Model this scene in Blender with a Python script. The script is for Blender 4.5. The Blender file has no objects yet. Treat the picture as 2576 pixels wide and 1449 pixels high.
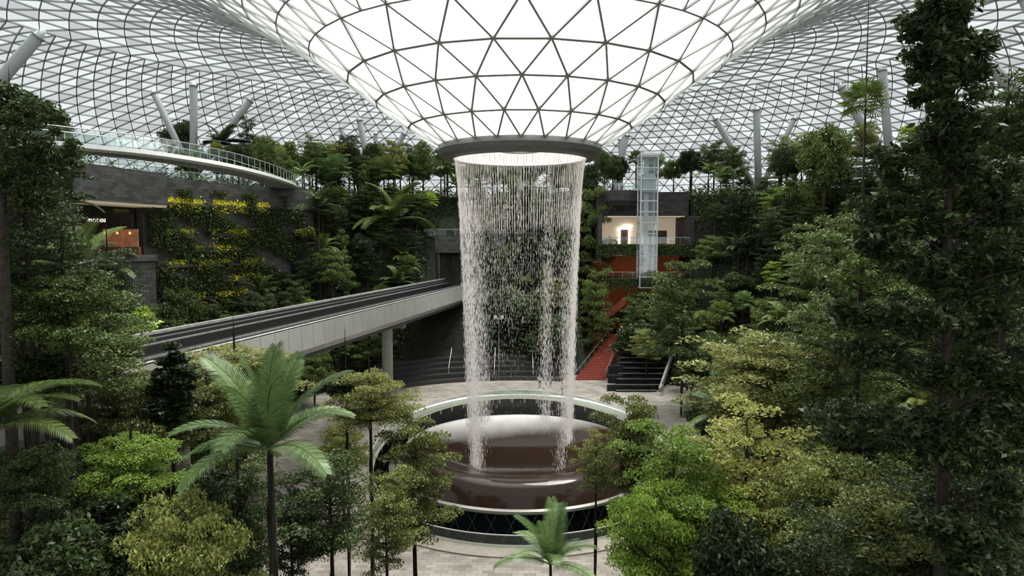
import bpy, math, random
import numpy as np
from mathutils import Vector, Matrix
random.seed(7); rng=np.random.default_rng(7)
F=1717.0; TH=math.atan(116.5/F); XV,YV=0.8,70.0
C=bpy.context.scene.collection
# ------------------------------------------------------------ image pixel helpers: pixel and depth to world point, and back
def ray(px,py):
    u=(px-1288)/F; v=(724.5-py)/F
    c,s=math.cos(TH),math.sin(TH)
    d=np.array([u, c+v*s, -s+v*c]); return d/d[1]
def P(px,py,d):
    r=ray(px,py)*d; return (float(r[0]),float(r[1]),float(r[2]))
def proj(x,y,z):
    c,s=math.cos(TH),math.sin(TH)
    dep=y*c-z*s; up=y*s+z*c
    if dep<=0.1: return None
    return 1288+F*x/dep, 724.5-F*up/dep, dep
def sm(t):
    t=np.clip(t,0,1); return t*t*(3-2*t)
# ------------------------------------------------------------ node materials
def newmat(name):
    m=bpy.data.materials.new(name); m.use_nodes=True
    nt=m.node_tree; nt.nodes.clear()
    out=nt.nodes.new('ShaderNodeOutputMaterial'); return m,nt,out
def pmat(name,col,rough=0.6,metal=0.0,noise=0.0,nscale=3.0,emit=None,es=0.0,spec=0.5,bump=0.0):
    m,nt,out=newmat(name); N=nt.nodes; L=nt.links
    b=N.new('ShaderNodeBsdfPrincipled'); L.new(b.outputs[0],out.inputs[0])
    b.inputs['Roughness'].default_value=rough; b.inputs['Metallic'].default_value=metal
    b.inputs['Specular IOR Level'].default_value=spec
    b.inputs['Base Color'].default_value=(*col,1)
    if noise>0 or bump>0:
        tc=N.new('ShaderNodeTexCoord'); n=N.new('ShaderNodeTexNoise'); n.inputs['Scale'].default_value=nscale
        n.inputs['Detail'].default_value=5; L.new(tc.outputs['Object'],n.inputs['Vector'])
        mr=N.new('ShaderNodeMapRange'); mr.inputs[1].default_value=0.3; mr.inputs[2].default_value=0.7
        mr.inputs[3].default_value=1-noise; mr.inputs[4].default_value=1+noise; L.new(n.outputs[0],mr.inputs[0])
        mx=N.new('ShaderNodeVectorMath'); mx.operation='SCALE'; mx.inputs[0].default_value=col
        L.new(mr.outputs[0],mx.inputs['Scale']); L.new(mx.outputs[0],b.inputs['Base Color'])
        if bump>0:
            bp=N.new('ShaderNodeBump'); bp.inputs['Strength'].default_value=bump; L.new(n.outputs[0],bp.inputs['Height']); L.new(bp.outputs[0],b.inputs['Normal'])
    if emit:
        b.inputs['Emission Color'].default_value=(*emit,1); b.inputs['Emission Strength'].default_value=es
    return m
def leafmat(name,c1,c2,rough=0.38,trans=0.22,emit=0.0):
    m,nt,out=newmat(name); N=nt.nodes; L=nt.links
    g=N.new('ShaderNodeNewGeometry'); oi=N.new('ShaderNodeObjectInfo')
    mx=N.new('ShaderNodeMix'); mx.data_type='RGBA'; mx.inputs[6].default_value=(*c1,1); mx.inputs[7].default_value=(*c2,1)
    L.new(g.outputs['Random Per Island'],mx.inputs[0])
    hs=N.new('ShaderNodeHueSaturation'); L.new(mx.outputs[2],hs.inputs['Color'])
    mr=N.new('ShaderNodeMapRange'); mr.inputs[3].default_value=0.65; mr.inputs[4].default_value=1.4; L.new(oi.outputs['Random'],mr.inputs[0]); L.new(mr.outputs[0],hs.inputs['Value'])
    mr2=N.new('ShaderNodeMapRange'); mr2.inputs[3].default_value=0.508; mr2.inputs[4].default_value=0.488; L.new(oi.outputs['Random'],mr2.inputs[0]); L.new(mr2.outputs[0],hs.inputs['Hue'])
    b=N.new('ShaderNodeBsdfPrincipled'); b.inputs['Roughness'].default_value=rough; b.inputs['Specular IOR Level'].default_value=0.45
    L.new(hs.outputs[0],b.inputs['Base Color'])
    if emit>0:
        L.new(hs.outputs[0],b.inputs['Emission Color']); b.inputs['Emission Strength'].default_value=emit
    t=N.new('ShaderNodeBsdfTranslucent'); L.new(hs.outputs[0],t.inputs[0])
    ms=N.new('ShaderNodeMixShader'); ms.inputs[0].default_value=trans
    L.new(b.outputs[0],ms.inputs[1]); L.new(t.outputs[0],ms.inputs[2]); L.new(ms.outputs[0],out.inputs[0])
    return m
def brickmat(name,c1,c2,mort,sx=1.0,bw=0.9,bh=0.3,rough=0.7,mode='xy',ms=0.012):
    m,nt,out=newmat(name); N=nt.nodes; L=nt.links
    tc=N.new('ShaderNodeTexCoord'); sp=N.new('ShaderNodeSeparateXYZ'); L.new(tc.outputs['Object'],sp.inputs[0])
    co=N.new('ShaderNodeCombineXYZ')
    if mode=='floor':
        L.new(sp.outputs[0],co.inputs[0]); L.new(sp.outputs[1],co.inputs[1])
    else:
        a=N.new('ShaderNodeMath'); a.operation='ADD' if mode=='xy' else 'SUBTRACT'
        L.new(sp.outputs[0],a.inputs[0]); L.new(sp.outputs[1],a.inputs[1]); L.new(a.outputs[0],co.inputs[0]); L.new(sp.outputs[2],co.inputs[1])
    br=N.new('ShaderNodeTexBrick'); L.new(co.outputs[0],br.inputs['Vector']); br.inputs['Scale'].default_value=sx
    br.inputs['Color1'].default_value=(*c1,1); br.inputs['Color2'].default_value=(*c2,1); br.inputs['Mortar'].default_value=(*mort,1)
    br.inputs['Brick Width'].default_value=bw; br.inputs['Row Height'].default_value=bh; br.inputs['Mortar Size'].default_value=ms
    b=N.new('ShaderNodeBsdfPrincipled'); b.inputs['Roughness'].default_value=rough
    n=N.new('ShaderNodeTexNoise'); n.inputs['Scale'].default_value=0.35; L.new(tc.outputs['Object'],n.inputs['Vector'])
    mx=N.new('ShaderNodeMix'); mx.data_type='RGBA'; mx.blend_type='MULTIPLY'; mx.inputs[0].default_value=0.6
    L.new(br.outputs[0],mx.inputs[6]); L.new(n.outputs[0],mx.inputs[7]); L.new(mx.outputs[2],b.inputs['Base Color'])
    L.new(b.outputs[0],out.inputs[0]); return m
def glassmat(name,col=(0.85,0.92,0.9),fac=0.1):
    m,nt,out=newmat(name); N=nt.nodes; L=nt.links
    t=N.new('ShaderNodeBsdfTransparent'); t.inputs[0].default_value=(*col,1)
    g=N.new('ShaderNodeBsdfGlossy'); g.inputs['Roughness'].default_value=0.05; g.inputs[0].default_value=(0.8,0.85,0.85,1)
    ms=N.new('ShaderNodeMixShader'); ms.inputs[0].default_value=fac; L.new(t.outputs[0],ms.inputs[1]); L.new(g.outputs[0],ms.inputs[2]); L.new(ms.outputs[0],out.inputs[0]); return m

M={}
M['dark']=leafmat('leaf_dark_green',(0.033,0.057,0.021),(0.090,0.130,0.043))
M['mid']=leafmat('leaf_mid_green',(0.075,0.118,0.034),(0.185,0.245,0.072))
M['olive']=leafmat('leaf_olive',(0.17,0.20,0.055),(0.33,0.355,0.115))
M['bright']=leafmat('leaf_bright_green',(0.17,0.27,0.045),(0.37,0.50,0.11),trans=0.35)
M['yell']=leafmat('leaf_yellow_green',(0.30,0.32,0.09),(0.50,0.50,0.18),trans=0.35)
M['palm']=leafmat('leaf_palm',(0.11,0.19,0.07),(0.26,0.36,0.14),rough=0.3)
M['lit']=leafmat('leaf_painted_glow',(0.62,0.56,0.03),(0.26,0.30,0.03),emit=0.38)  # planter lamplight put into leaf colour and emission, no lamps there
M['bark']=pmat('bark',(0.055,0.043,0.033),0.9,noise=0.4,nscale=6)
M['soil']=pmat('planting_soil',(0.018,0.022,0.012),0.95,noise=0.5,nscale=1.5)
M['steel']=pmat('painted_steel_lattice',(0.38,0.395,0.38),0.45,metal=0.1)
M['column']=pmat('column_paint',(0.66,0.69,0.69),0.5,noise=0.05)
M['silver']=pmat('silver_cladding',(0.58,0.58,0.55),0.38,metal=0.25,noise=0.06,nscale=0.4)
M['white']=pmat('white_paint',(0.66,0.67,0.65),0.5,noise=0.04)
M['deck']=pmat('guideway_deck',(0.018,0.020,0.021),0.6,noise=0.4,nscale=2)
M['kerb']=pmat('guideway_kerb',(0.34,0.34,0.32),0.7,noise=0.25,nscale=2)
M['rail']=pmat('rail_metal',(0.5,0.52,0.52),0.35,metal=0.6)
M['black']=pmat('dark_interior',(0.008,0.008,0.008),0.8)
M['stone']=brickmat('dark_stone_tiles',(0.085,0.085,0.083),(0.17,0.168,0.16),(0.03,0.03,0.03),bw=1.2,bh=0.4)
M['stoneR']=brickmat('grey_stone_tiles',(0.07,0.07,0.068),(0.13,0.128,0.12),(0.03,0.03,0.03),bw=1.2,bh=0.4,mode='yx')
M['pave']=brickmat('plaza_paving',(0.42,0.38,0.335),(0.64,0.59,0.53),(0.22,0.20,0.18),bw=0.9,bh=0.45,mode='floor',rough=0.4)
M['curb']=pmat('pale_stone_curb',(0.40,0.365,0.32),0.5,noise=0.12,nscale=1.5)
M['gloss']=pmat('black_polished_wall',(0.010,0.011,0.011),0.08)
M['glass']=glassmat('balustrade_glass')
M['red']=pmat('red_stair_carpet',(0.27,0.062,0.045),0.8,noise=0.15,nscale=2)
M['cream']=pmat('cream_self_glow',(0.6,0.5,0.38),0.7,emit=(1,0.82,0.62),es=0.30)  # lamplight on the wall put in as emission; ceiling strips share it
M['warm']=pmat('warm_lamp_panel',(0.9,0.6,0.3),0.5,emit=(1,0.42,0.14),es=1.6)
M['orange']=pmat('orange_wall_self_glow',(0.16,0.06,0.03),0.7,emit=(1,0.25,0.08),es=0.05,noise=0.5,nscale=1)  # orange lamplight put into the wall colour as faint emission
M['lampw']=pmat('white_lamp',(1,1,1),0.5,emit=(1,0.95,0.9),es=3)
# ------------------------------------------------------------ mesh builder
class MB:
    def __init__(s): s.v=[]; s.f=[]; s.n=0
    def add(s,v,f):
        v=np.asarray(v,float).reshape(-1,3); s.v.append(v)
        for q in f: s.f.append(tuple(i+s.n for i in q))
        s.n+=len(v)
    def box(s,a,b):
        x0,y0,z0=a; x1,y1,z1=b
        s.add([(x0,y0,z0),(x1,y0,z0),(x1,y1,z0),(x0,y1,z0),(x0,y0,z1),(x1,y0,z1),(x1,y1,z1),(x0,y1,z1)],
              [(3,2,1,0),(4,5,6,7),(0,1,5,4),(1,2,6,5),(2,3,7,6),(3,0,4,7)])
    def tube(s,pts,rad,seg=8,cap=True):
        pts=[Vector(p) for p in pts]; n=len(pts)
        if not hasattr(rad,'__len__'): rad=[rad]*n
        vs=[]; 
        for i,p in enumerate(pts):
            t=(pts[min(i+1,n-1)]-pts[max(i-1,0)]).normalized()
            a=Vector((0,0,1)) if abs(t.z)<0.95 else Vector((1,0,0))
            u=t.cross(a).normalized(); w=t.cross(u)
            for k in range(seg):
                an=2*math.pi*k/seg; q=p+(u*math.cos(an)+w*math.sin(an))*rad[i]; vs.append(tuple(q))
        fs=[(i*seg+k,i*seg+(k+1)%seg,(i+1)*seg+(k+1)%seg,(i+1)*seg+k) for i in range(n-1) for k in range(seg)]
        if cap: fs+=[tuple(range(seg))[::-1],tuple((n-1)*seg+k for k in range(seg))]
        s.add(vs,fs)
    def sweep(s,path,prof,closed=False):
        m=len(prof); vs=[]
        for p,r,u in path:
            for a,b in prof: vs.append(tuple(Vector(p)+Vector(r)*a+Vector(u)*b))
        n=len(path); fs=[]
        for i in range(n if closed else n-1):
            j=(i+1)%n
            for k in range(m): fs.append((i*m+k,j*m+k,j*m+(k+1)%m,i*m+(k+1)%m))
        if not closed: fs+=[tuple(range(m))[::-1],tuple((n-1)*m+k for k in range(m))]
        s.add(vs,fs)
    def mesh(s,name):
        me=bpy.data.meshes.new(name)
        v=np.concatenate(s.v) if s.v else np.zeros((0,3))
        me.from_pydata(v.tolist(),[],s.f); me.update(); return me
def quadmesh(name,V,k=4):
    n=len(V)//k; me=bpy.data.meshes.new(name)
    me.vertices.add(n*k); me.vertices.foreach_set('co',np.ascontiguousarray(V,dtype=np.float32).ravel())
    me.loops.add(n*k); me.loops.foreach_set('vertex_index',np.arange(n*k,dtype=np.int32))
    me.polygons.add(n); me.polygons.foreach_set('loop_start',np.arange(0,n*k,k,dtype=np.int32))
    me.update(calc_edges=True); return me
def obj(name,me,mat=None,parent=None,label=None,cat=None,kind=None,group=None,smooth=False,loc=None):
    if isinstance(me,MB): me=me.mesh(name)
    o=bpy.data.objects.new(name,me); C.objects.link(o)
    if mat is not None and me is not None and len(me.materials)==0: me.materials.append(mat)
    if parent: o.parent=parent
    if loc: o.location=loc
    if label: o['label']=label
    if cat: o['category']=cat
    if kind: o['kind']=kind
    if group: o['group']=group
    if smooth and me: me.polygons.foreach_set('use_smooth',[True]*len(me.polygons))
    return o
def empty(name,loc,label,cat,group=None,kind=None):
    o=bpy.data.objects.new(name,None); C.objects.link(o); o.location=loc; o['label']=label; o['category']=cat; o.empty_display_size=0.3
    if group: o['group']=group
    if kind: o['kind']=kind
    return o
def arc(r,p0,p1,n,z=0.0):
    out=[]
    for i in range(n+1):
        a=math.radians(p0+(p1-p0)*i/n); out.append((XV+r*math.sin(a),YV+r*math.cos(a),z,a))
    return out
# ------------------------------------------------------------ terrain
def zp(y): return np.interp(y,[57,86],[-25.2,-19.7])
TRX=lambda y:-21.6+0.195*(y-34.6)
def H(x,y):
    x=np.asarray(x,float); y=np.asarray(y,float)
    dx=x-XV; dy=y-YV; r=np.hypot(dx,dy)+1e-6; ph=np.degrees(np.arctan2(dx,dy)); c=-dy/r
    w=sm((c+0.1)/0.8); z0=zp(y)
    R0=31+(27-31)*w; R1=57+5*w; T=8-20*w
    s=np.clip((r-R0)/(R1-R0),0,1); s=0.5*s+0.5*sm(s)
    z=z0+(T-z0)*s
    lw=sm((ph+88)/3)*sm((-43-ph)/3)
    zl=np.where(r<50.6,z0+(-9.5-z0)*np.clip((r-R0)/(50-R0),0,1),np.interp(r,[50.6,51.4],[-9.5,8]))
    z=z*(1-lw)+zl*lw
    notch=(x>11)&(x<30)&(y>98)&(y<127)
    z=np.where(notch,np.minimum(z,z0+(-15.5-z0)*np.clip((r-31)/14,0,1)),z)
    cen=TRX(y)-3.1
    z=np.where((np.abs(x-cen)<4.3)&(y<118)&(y>0),np.minimum(z,-9.9),z)
    return z
def h(x,y): return float(H(x,y))
def polar(name,rs,nphi,zfun,mat,**kw):
    rs=np.asarray(rs); ph=np.linspace(0,2*np.pi,nphi,endpoint=False)
    R,PH=np.meshgrid(rs,ph,indexing='ij'); X=XV+R*np.sin(PH); Y=YV+R*np.cos(PH); Z=zfun(X,Y)
    V=np.stack([X,Y,Z],-1).reshape(-1,3); n=nphi; f=[]
    for i in range(len(rs)-1):
        for k in range(n): f.append((i*n+k,i*n+(k+1)%n,(i+1)*n+(k+1)%n,(i+1)*n+k))
    me=bpy.data.meshes.new(name); me.from_pydata(V.tolist(),[],f); me.update()
    return obj(name,me,mat,**kw)
polar('floor',np.arange(17.2,27.3,1.0).tolist()+[28,29,30,31.2],240,lambda X,Y:zp(Y)*1.0+0*X,M['pave'],kind='structure',label='pale stone paving of the round plaza',cat='floor')
polar('floor_hillside',np.concatenate([np.arange(27,62,0.8),np.arange(63,125,4)]),420,lambda X,Y:H(X,Y)-np.where(np.hypot(X-XV,Y-YV)<31.2,0.12,0),M['soil'],kind='structure',label='dark planted soil of the terraced hillside',cat='ground',smooth=True)
zf=lambda y: float(zp(y))
def ringsweep(prof,n,zfun,p0=0,p1=360):
    mb=MB(); path=[]; full=abs(p1-p0)>=359.9; r0=prof[0][0]
    for i in range(n if full else n+1):
        a=math.radians(p0+(p1-p0)*i/n); d=Vector((math.sin(a),math.cos(a),0))
        path.append((Vector((XV,YV,zfun(YV+r0*d.y))),d,Vector((0,0,1))))
    mb.sweep(path,prof,closed=full); return mb
obj('stone_curb',ringsweep([(15,-0.4),(15,0.12),(17.25,0.12),(17.25,-0.4)],180,zf),M['curb'],label='pale stone curb ring around the dark moat',cat='curb')
moat=empty('water_moat',(XV,YV,-27),'black polished circular moat around the fountain bowl','pool')
def local(o,e):
    o.parent=e; o.matrix_parent_inverse=Matrix.Translation(e.location).inverted()
mb=MB(); n=120; V=[];f=[]
for i in range(n):
    a=2*math.pi*i/n; x=XV+15.0*math.sin(a); y=YV+15.0*math.cos(a); V+=[(x,y,-27),(x,y,zf(y)+0.1)]
for i in range(n):
    j=(i+1)%n; f.append((2*i,2*j,2*j+1,2*i+1))
mb.add(V,f); o=obj('moat_wall',mb,M['gloss']); local(o,moat)
mb=MB(); V=[(XV+15.1*math.sin(2*math.pi*i/n),YV+15.1*math.cos(2*math.pi*i/n),-26.8) for i in range(n)]; mb.add(V,[tuple(range(n))])
o=obj('moat_water',mb,pmat('moat_water',(0.012,0.016,0.016),0.12,bump=0.15,nscale=2.5)); local(o,moat)
bal=empty('glass_balustrade',(XV,YV,-22),'low curved glass balustrade with pale handrail around the moat','railing')
o=obj('glass_panel',ringsweep([(15.35,0.1),(15.35,1.05),(15.38,1.05),(15.38,0.1)],160,zf),glassmat('moat_glass',fac=0.05)); local(o,bal)
o=obj('handrail',ringsweep([(15.31,1.05),(15.31,1.12),(15.42,1.12),(15.42,1.05)],160,zf),M['white']); local(o,bal)
# ------------------------------------------------------------ fountain bowl
bowl=empty('fountain_bowl',(XV,YV,-26.8),'large glossy acrylic fountain bowl with rounded lip and metal rim','fountain')
zb=-22.9
bp_r=np.array([0.02,1.5,3.0,5.0,6.5,8.0,9.2,10.3,11.3,12.2,12.8,13.1]); bp_z=np.array([-0.35,-0.3,-0.15,0.15,0.5,1.05,1.6,2.05,2.2,1.75,0.95,0.0])
rs_=np.linspace(0.02,13.1,70); ii=np.interp(rs_,bp_r,bp_z); kk=np.array([.25,.5,.25])
for _ in range(14): ii[1:-1]=np.convolve(ii,kk,'valid')
mb=MB(); na=140; V=[];f=[]; nr=len(rs_)-1
for r,z in zip(rs_,ii):
    for k in range(na):
        a=2*math.pi*k/na; V.append((r*math.sin(a),r*math.cos(a),z))
for i in range(nr):
    for k in range(na): f.append((i*na+k,i*na+(k+1)%na,(i+1)*na+(k+1)%na,(i+1)*na+k))
mb.add(V,f)
m,nt,out=newmat('wet_acrylic_painted_sheen'); N=nt.nodes; L=nt.links
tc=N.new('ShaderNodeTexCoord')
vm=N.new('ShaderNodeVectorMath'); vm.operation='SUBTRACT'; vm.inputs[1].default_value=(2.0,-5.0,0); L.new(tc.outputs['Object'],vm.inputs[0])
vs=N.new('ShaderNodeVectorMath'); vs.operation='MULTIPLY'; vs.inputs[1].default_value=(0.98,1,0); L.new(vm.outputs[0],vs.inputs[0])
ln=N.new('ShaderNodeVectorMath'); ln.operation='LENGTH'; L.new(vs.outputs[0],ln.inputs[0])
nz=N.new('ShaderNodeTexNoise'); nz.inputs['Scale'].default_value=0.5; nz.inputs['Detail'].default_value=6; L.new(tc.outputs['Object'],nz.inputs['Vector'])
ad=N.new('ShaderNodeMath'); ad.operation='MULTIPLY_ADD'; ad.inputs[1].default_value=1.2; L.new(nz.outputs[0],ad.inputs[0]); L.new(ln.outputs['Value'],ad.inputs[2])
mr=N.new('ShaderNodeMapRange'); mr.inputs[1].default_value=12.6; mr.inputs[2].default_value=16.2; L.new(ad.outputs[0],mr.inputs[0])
cr=N.new('ShaderNodeMix'); cr.data_type='RGBA'; cr.inputs[6].default_value=(0.050,0.030,0.022,1); cr.inputs[7].default_value=(0.72,0.71,0.69,1); L.new(mr.outputs[0],cr.inputs[0])  # pale tone at back and left: ceiling reflection painted into the colour
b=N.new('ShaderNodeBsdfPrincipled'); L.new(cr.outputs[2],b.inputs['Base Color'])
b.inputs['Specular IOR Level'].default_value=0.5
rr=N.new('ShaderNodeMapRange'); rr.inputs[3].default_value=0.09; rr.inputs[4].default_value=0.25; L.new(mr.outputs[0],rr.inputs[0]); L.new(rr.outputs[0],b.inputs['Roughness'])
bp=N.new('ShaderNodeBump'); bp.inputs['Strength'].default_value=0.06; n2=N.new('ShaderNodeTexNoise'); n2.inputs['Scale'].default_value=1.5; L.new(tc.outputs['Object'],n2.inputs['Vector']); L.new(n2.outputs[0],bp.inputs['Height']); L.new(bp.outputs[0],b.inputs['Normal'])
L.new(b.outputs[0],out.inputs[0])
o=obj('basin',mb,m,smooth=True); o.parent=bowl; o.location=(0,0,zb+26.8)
mb=MB(); path=[]
for i in range(120):
    a=2*math.pi*i/120; path.append((Vector((0,0,0)),Vector((math.sin(a),math.cos(a),0)),Vector((0,0,1))))
mb.sweep(path,[(13.0,0.05),(13.25,0.12),(13.5,0.0),(13.45,-0.25),(13.1,-0.45),(11.5,-0.5),(11.5,-0.3)],closed=True)
o=obj('rim',mb,pmat('bowl_rim_metal',(0.36,0.35,0.32),0.3,metal=0.4)); o.parent=bowl; o.location=(0,0,zb+26.8)
mb=MB(); n=40; rd=11.4; z1,z0=zb+26.8-0.4,0.0; rows=[z0,(z0+z1)/2,z1]
mg=MB(); Vg=[];fg=[]
for i in range(80):
    a=2*math.pi*i/80; Vg+=[((rd-0.15)*math.sin(a),(rd-0.15)*math.cos(a),z0),((rd-0.15)*math.sin(a),(rd-0.15)*math.cos(a),z1)]
for i in range(80):
    j=(i+1)%80; fg.append((2*i,2*j,2*j+1,2*i+1))
mg.add(Vg,fg)
for q in range(2):
    for i in range(n):
        for s in (0,1):
            a0=2*math.pi*(i+0.5*(q%2))/n; a1=2*math.pi*(i+0.5*(q%2)+(0.5 if s else -0.5))/n
            mb.tube([(rd*math.sin(a0),rd*math.cos(a0),rows[q]),(rd*math.sin(a1),rd*math.cos(a1),rows[q+1])],0.05,5)
o=obj('drum_glass',mg,pmat('drum_glass',(0.04,0.055,0.058),0.08)); o.parent=bowl
o=obj('drum_lattice',mb,M['rail']); o.parent=bowl
# ------------------------------------------------------------ roof
RP=np.array([(8.1,9.5),(11.1,11.35),(14.2,13.5),(16.9,15.6),(20.3,17.9),(26.6,21.7),(35,25.8),(45,28.6),(58,29),(72,26.5),(86,21.5),(98,15.5),(108,9),(116,2)])
rr_=np.linspace(8.1,116,1200); zz_=np.interp(rr_,RP[:,0],RP[:,1])
k=60; pad=np.pad(zz_,k,mode='reflect',reflect_type='odd'); zs=np.convolve(pad,np.ones(2*k+1)/(2*k+1),'valid')
wgt=sm((rr_-18)/10); zz_=zz_*(1-wgt)+zs*wgt
def RZ(r): return np.interp(r,rr_,zz_)
rings=[(8.1,24),(11.1,24),(14.2,24),(16.9,24),(20.3,24)]
bands=[(rings[i],rings[i+1],24) for i in range(4)]
def mkb(a,b,n,N_):
    rs=np.linspace(a,b,n+1); return [((rs[i],N_),(rs[i+1],N_),N_) for i in range(n)]
bands+=mkb(20.3,40,7,48)+mkb(40,66,10,96)+mkb(66,116,20,192)
A=[];B=[];WD=[];tris=[]
def nd(r,n,i,off):
    a=2*np.pi*(i+off)/n; return np.array([XV+r*np.sin(a),YV+r*np.cos(a),float(RZ(r))])
prevN=24; par=0
for bi,((ra,_),(rb,_),n) in enumerate(bands):
    if n!=prevN: par=0; prevN=n
    oa=0.5*(par%2); ob=0.5*((par+1)%2); w=0.17 if rb<21 else 0.12
    for i in range(n):
        a0=nd(ra,n,i,oa); a1=nd(ra,n,i+1,oa)
        b0=nd(rb,n,i+(1 if oa else 0),ob if not oa else 0)
        b1=nd(rb,n,i+(1 if oa else 0)+1,ob if not oa else 0)
        tris+=[a0,a1,b0]; tris+=[a1,b1,b0]
        A+=[a0,a0,a1]; B+=[a1,b0,b0]; WD+=[w*1.2,w,w]
    par+=1
A=np.array(A);B=np.array(B);WD=np.array(WD)
keep=(np.maximum(A[:,1],B[:,1])>-35)
A=A[keep];B=B[keep];WD=WD[keep]
D=B-A; D/=np.linalg.norm(D,axis=1,keepdims=True)
mid=(A+B)/2; rm=np.hypot(mid[:,0]-XV,mid[:,1]-YV); sl=(RZ(rm+0.5)-RZ(rm-0.5))
er=np.stack([(mid[:,0]-XV)/rm,(mid[:,1]-YV)/rm,0*rm],1)
Nn=np.stack([-er[:,0]*sl,-er[:,1]*sl,np.ones_like(rm)],1); Nn/=np.linalg.norm(Nn,axis=1,keepdims=True)
S=np.cross(D,Nn); S/=np.linalg.norm(S,axis=1,keepdims=True)
dep=np.where(rm<21,0.22,0.20)[:,None]
hw=(WD/2)[:,None]
c=[A+S*hw,A-S*hw,A-S*hw-Nn*dep,A+S*hw-Nn*dep,B+S*hw,B-S*hw,B-S*hw-Nn*dep,B+S*hw-Nn*dep]
Q=[(0,4,5,1),(1,5,6,2),(2,6,7,3),(3,7,4,0)]
V=np.stack([c[i] for q in Q for i in q],1).reshape(-1,3)
lat=quadmesh('ceiling_lattice',V); 
roof=obj('ceiling',quadmesh('ceiling_glass',np.array(tris)+np.array([0,0,0.03]),3),None,kind='structure',label='triangulated glass roof dipping into a central funnel',cat='ceiling')
o=obj('lattice_frame',lat,M['steel'],parent=roof,label='grey-green painted steel triangular lattice')
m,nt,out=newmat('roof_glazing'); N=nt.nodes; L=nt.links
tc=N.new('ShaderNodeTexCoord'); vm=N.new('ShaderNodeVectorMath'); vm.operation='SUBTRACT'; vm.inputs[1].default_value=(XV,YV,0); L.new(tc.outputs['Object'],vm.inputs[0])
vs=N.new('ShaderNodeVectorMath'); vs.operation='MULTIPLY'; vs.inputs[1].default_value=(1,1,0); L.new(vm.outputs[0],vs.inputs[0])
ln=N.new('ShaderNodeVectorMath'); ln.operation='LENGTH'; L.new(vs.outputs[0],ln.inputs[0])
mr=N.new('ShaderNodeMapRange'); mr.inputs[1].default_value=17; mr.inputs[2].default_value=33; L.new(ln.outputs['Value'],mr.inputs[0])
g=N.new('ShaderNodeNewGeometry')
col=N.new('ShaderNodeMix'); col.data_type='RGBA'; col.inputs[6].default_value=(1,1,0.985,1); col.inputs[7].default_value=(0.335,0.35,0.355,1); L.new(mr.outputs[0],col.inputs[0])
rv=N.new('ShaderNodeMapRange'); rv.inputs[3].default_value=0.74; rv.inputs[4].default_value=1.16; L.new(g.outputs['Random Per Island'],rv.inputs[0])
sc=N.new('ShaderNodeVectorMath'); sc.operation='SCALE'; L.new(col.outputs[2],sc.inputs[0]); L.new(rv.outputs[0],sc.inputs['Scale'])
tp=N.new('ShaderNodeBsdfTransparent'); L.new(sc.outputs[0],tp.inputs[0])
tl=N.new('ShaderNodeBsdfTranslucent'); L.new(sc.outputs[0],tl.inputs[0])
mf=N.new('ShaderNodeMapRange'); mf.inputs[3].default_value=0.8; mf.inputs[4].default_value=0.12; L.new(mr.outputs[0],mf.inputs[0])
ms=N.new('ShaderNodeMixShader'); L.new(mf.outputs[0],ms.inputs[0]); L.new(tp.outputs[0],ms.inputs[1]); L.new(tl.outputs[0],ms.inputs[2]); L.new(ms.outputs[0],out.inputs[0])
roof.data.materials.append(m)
# oculus ring
oc=empty('oculus_ring',(XV,YV,8.3),'grey metal ring closing the glass funnel with glowing white underside','oculus')
def revolve(prof,n=120,closed=True):
    mb=MB(); path=[(Vector((0,0,0)),Vector((math.sin(2*math.pi*i/n),math.cos(2*math.pi*i/n),0)),Vector((0,0,1))) for i in range(n)]
    mb.sweep(path,prof,closed=True); return mb
o=obj('ring_fascia',revolve([(8.25,1.25),(8.3,0.75),(8.1,0.3),(7.6,0.0),(6.9,-0.12),(6.75,-0.05),(6.75,0.3),(7.9,1.25)]),pmat('ring_metal',(0.20,0.205,0.19),0.45,metal=0.3,noise=0.1),parent=oc)
mb=MB(); V=[];f=[]; na=80
pr=[(6.76,0.1),(6.6,0.9),(5.2,1.4),(2.0,1.6),(0.01,1.62)]
for r,z in pr:
    for k in range(na): V.append((r*math.sin(2*math.pi*k/na),r*math.cos(2*math.pi*k/na),z))
for i in range(len(pr)-1):
    for k in range(na): f.append((i*na+k,i*na+(k+1)%na,(i+1)*na+(k+1)%na,(i+1)*na+k))
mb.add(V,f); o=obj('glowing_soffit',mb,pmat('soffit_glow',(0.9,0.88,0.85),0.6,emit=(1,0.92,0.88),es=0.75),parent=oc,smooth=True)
mb=MB(); 
for rr in (1.6,2.1):
    mb.tube([(rr*math.sin(2*math.pi*k/40),rr*math.cos(2*math.pi*k/40),0.9) for k in range(41)],0.06,6,cap=False)
for k in range(8):
    a=2*math.pi*k/8; mb.tube([(1.6*math.sin(a),1.6*math.cos(a),0.9),(2.1*math.sin(a),2.1*math.cos(a),0.9)],0.04,5); mb.tube([(2.1*math.sin(a),2.1*math.cos(a),0.9),(2.1*math.sin(a),2.1*math.cos(a),1.62)],0.03,5)
obj('lamp_ring',mb,M['rail'],parent=oc)
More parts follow.
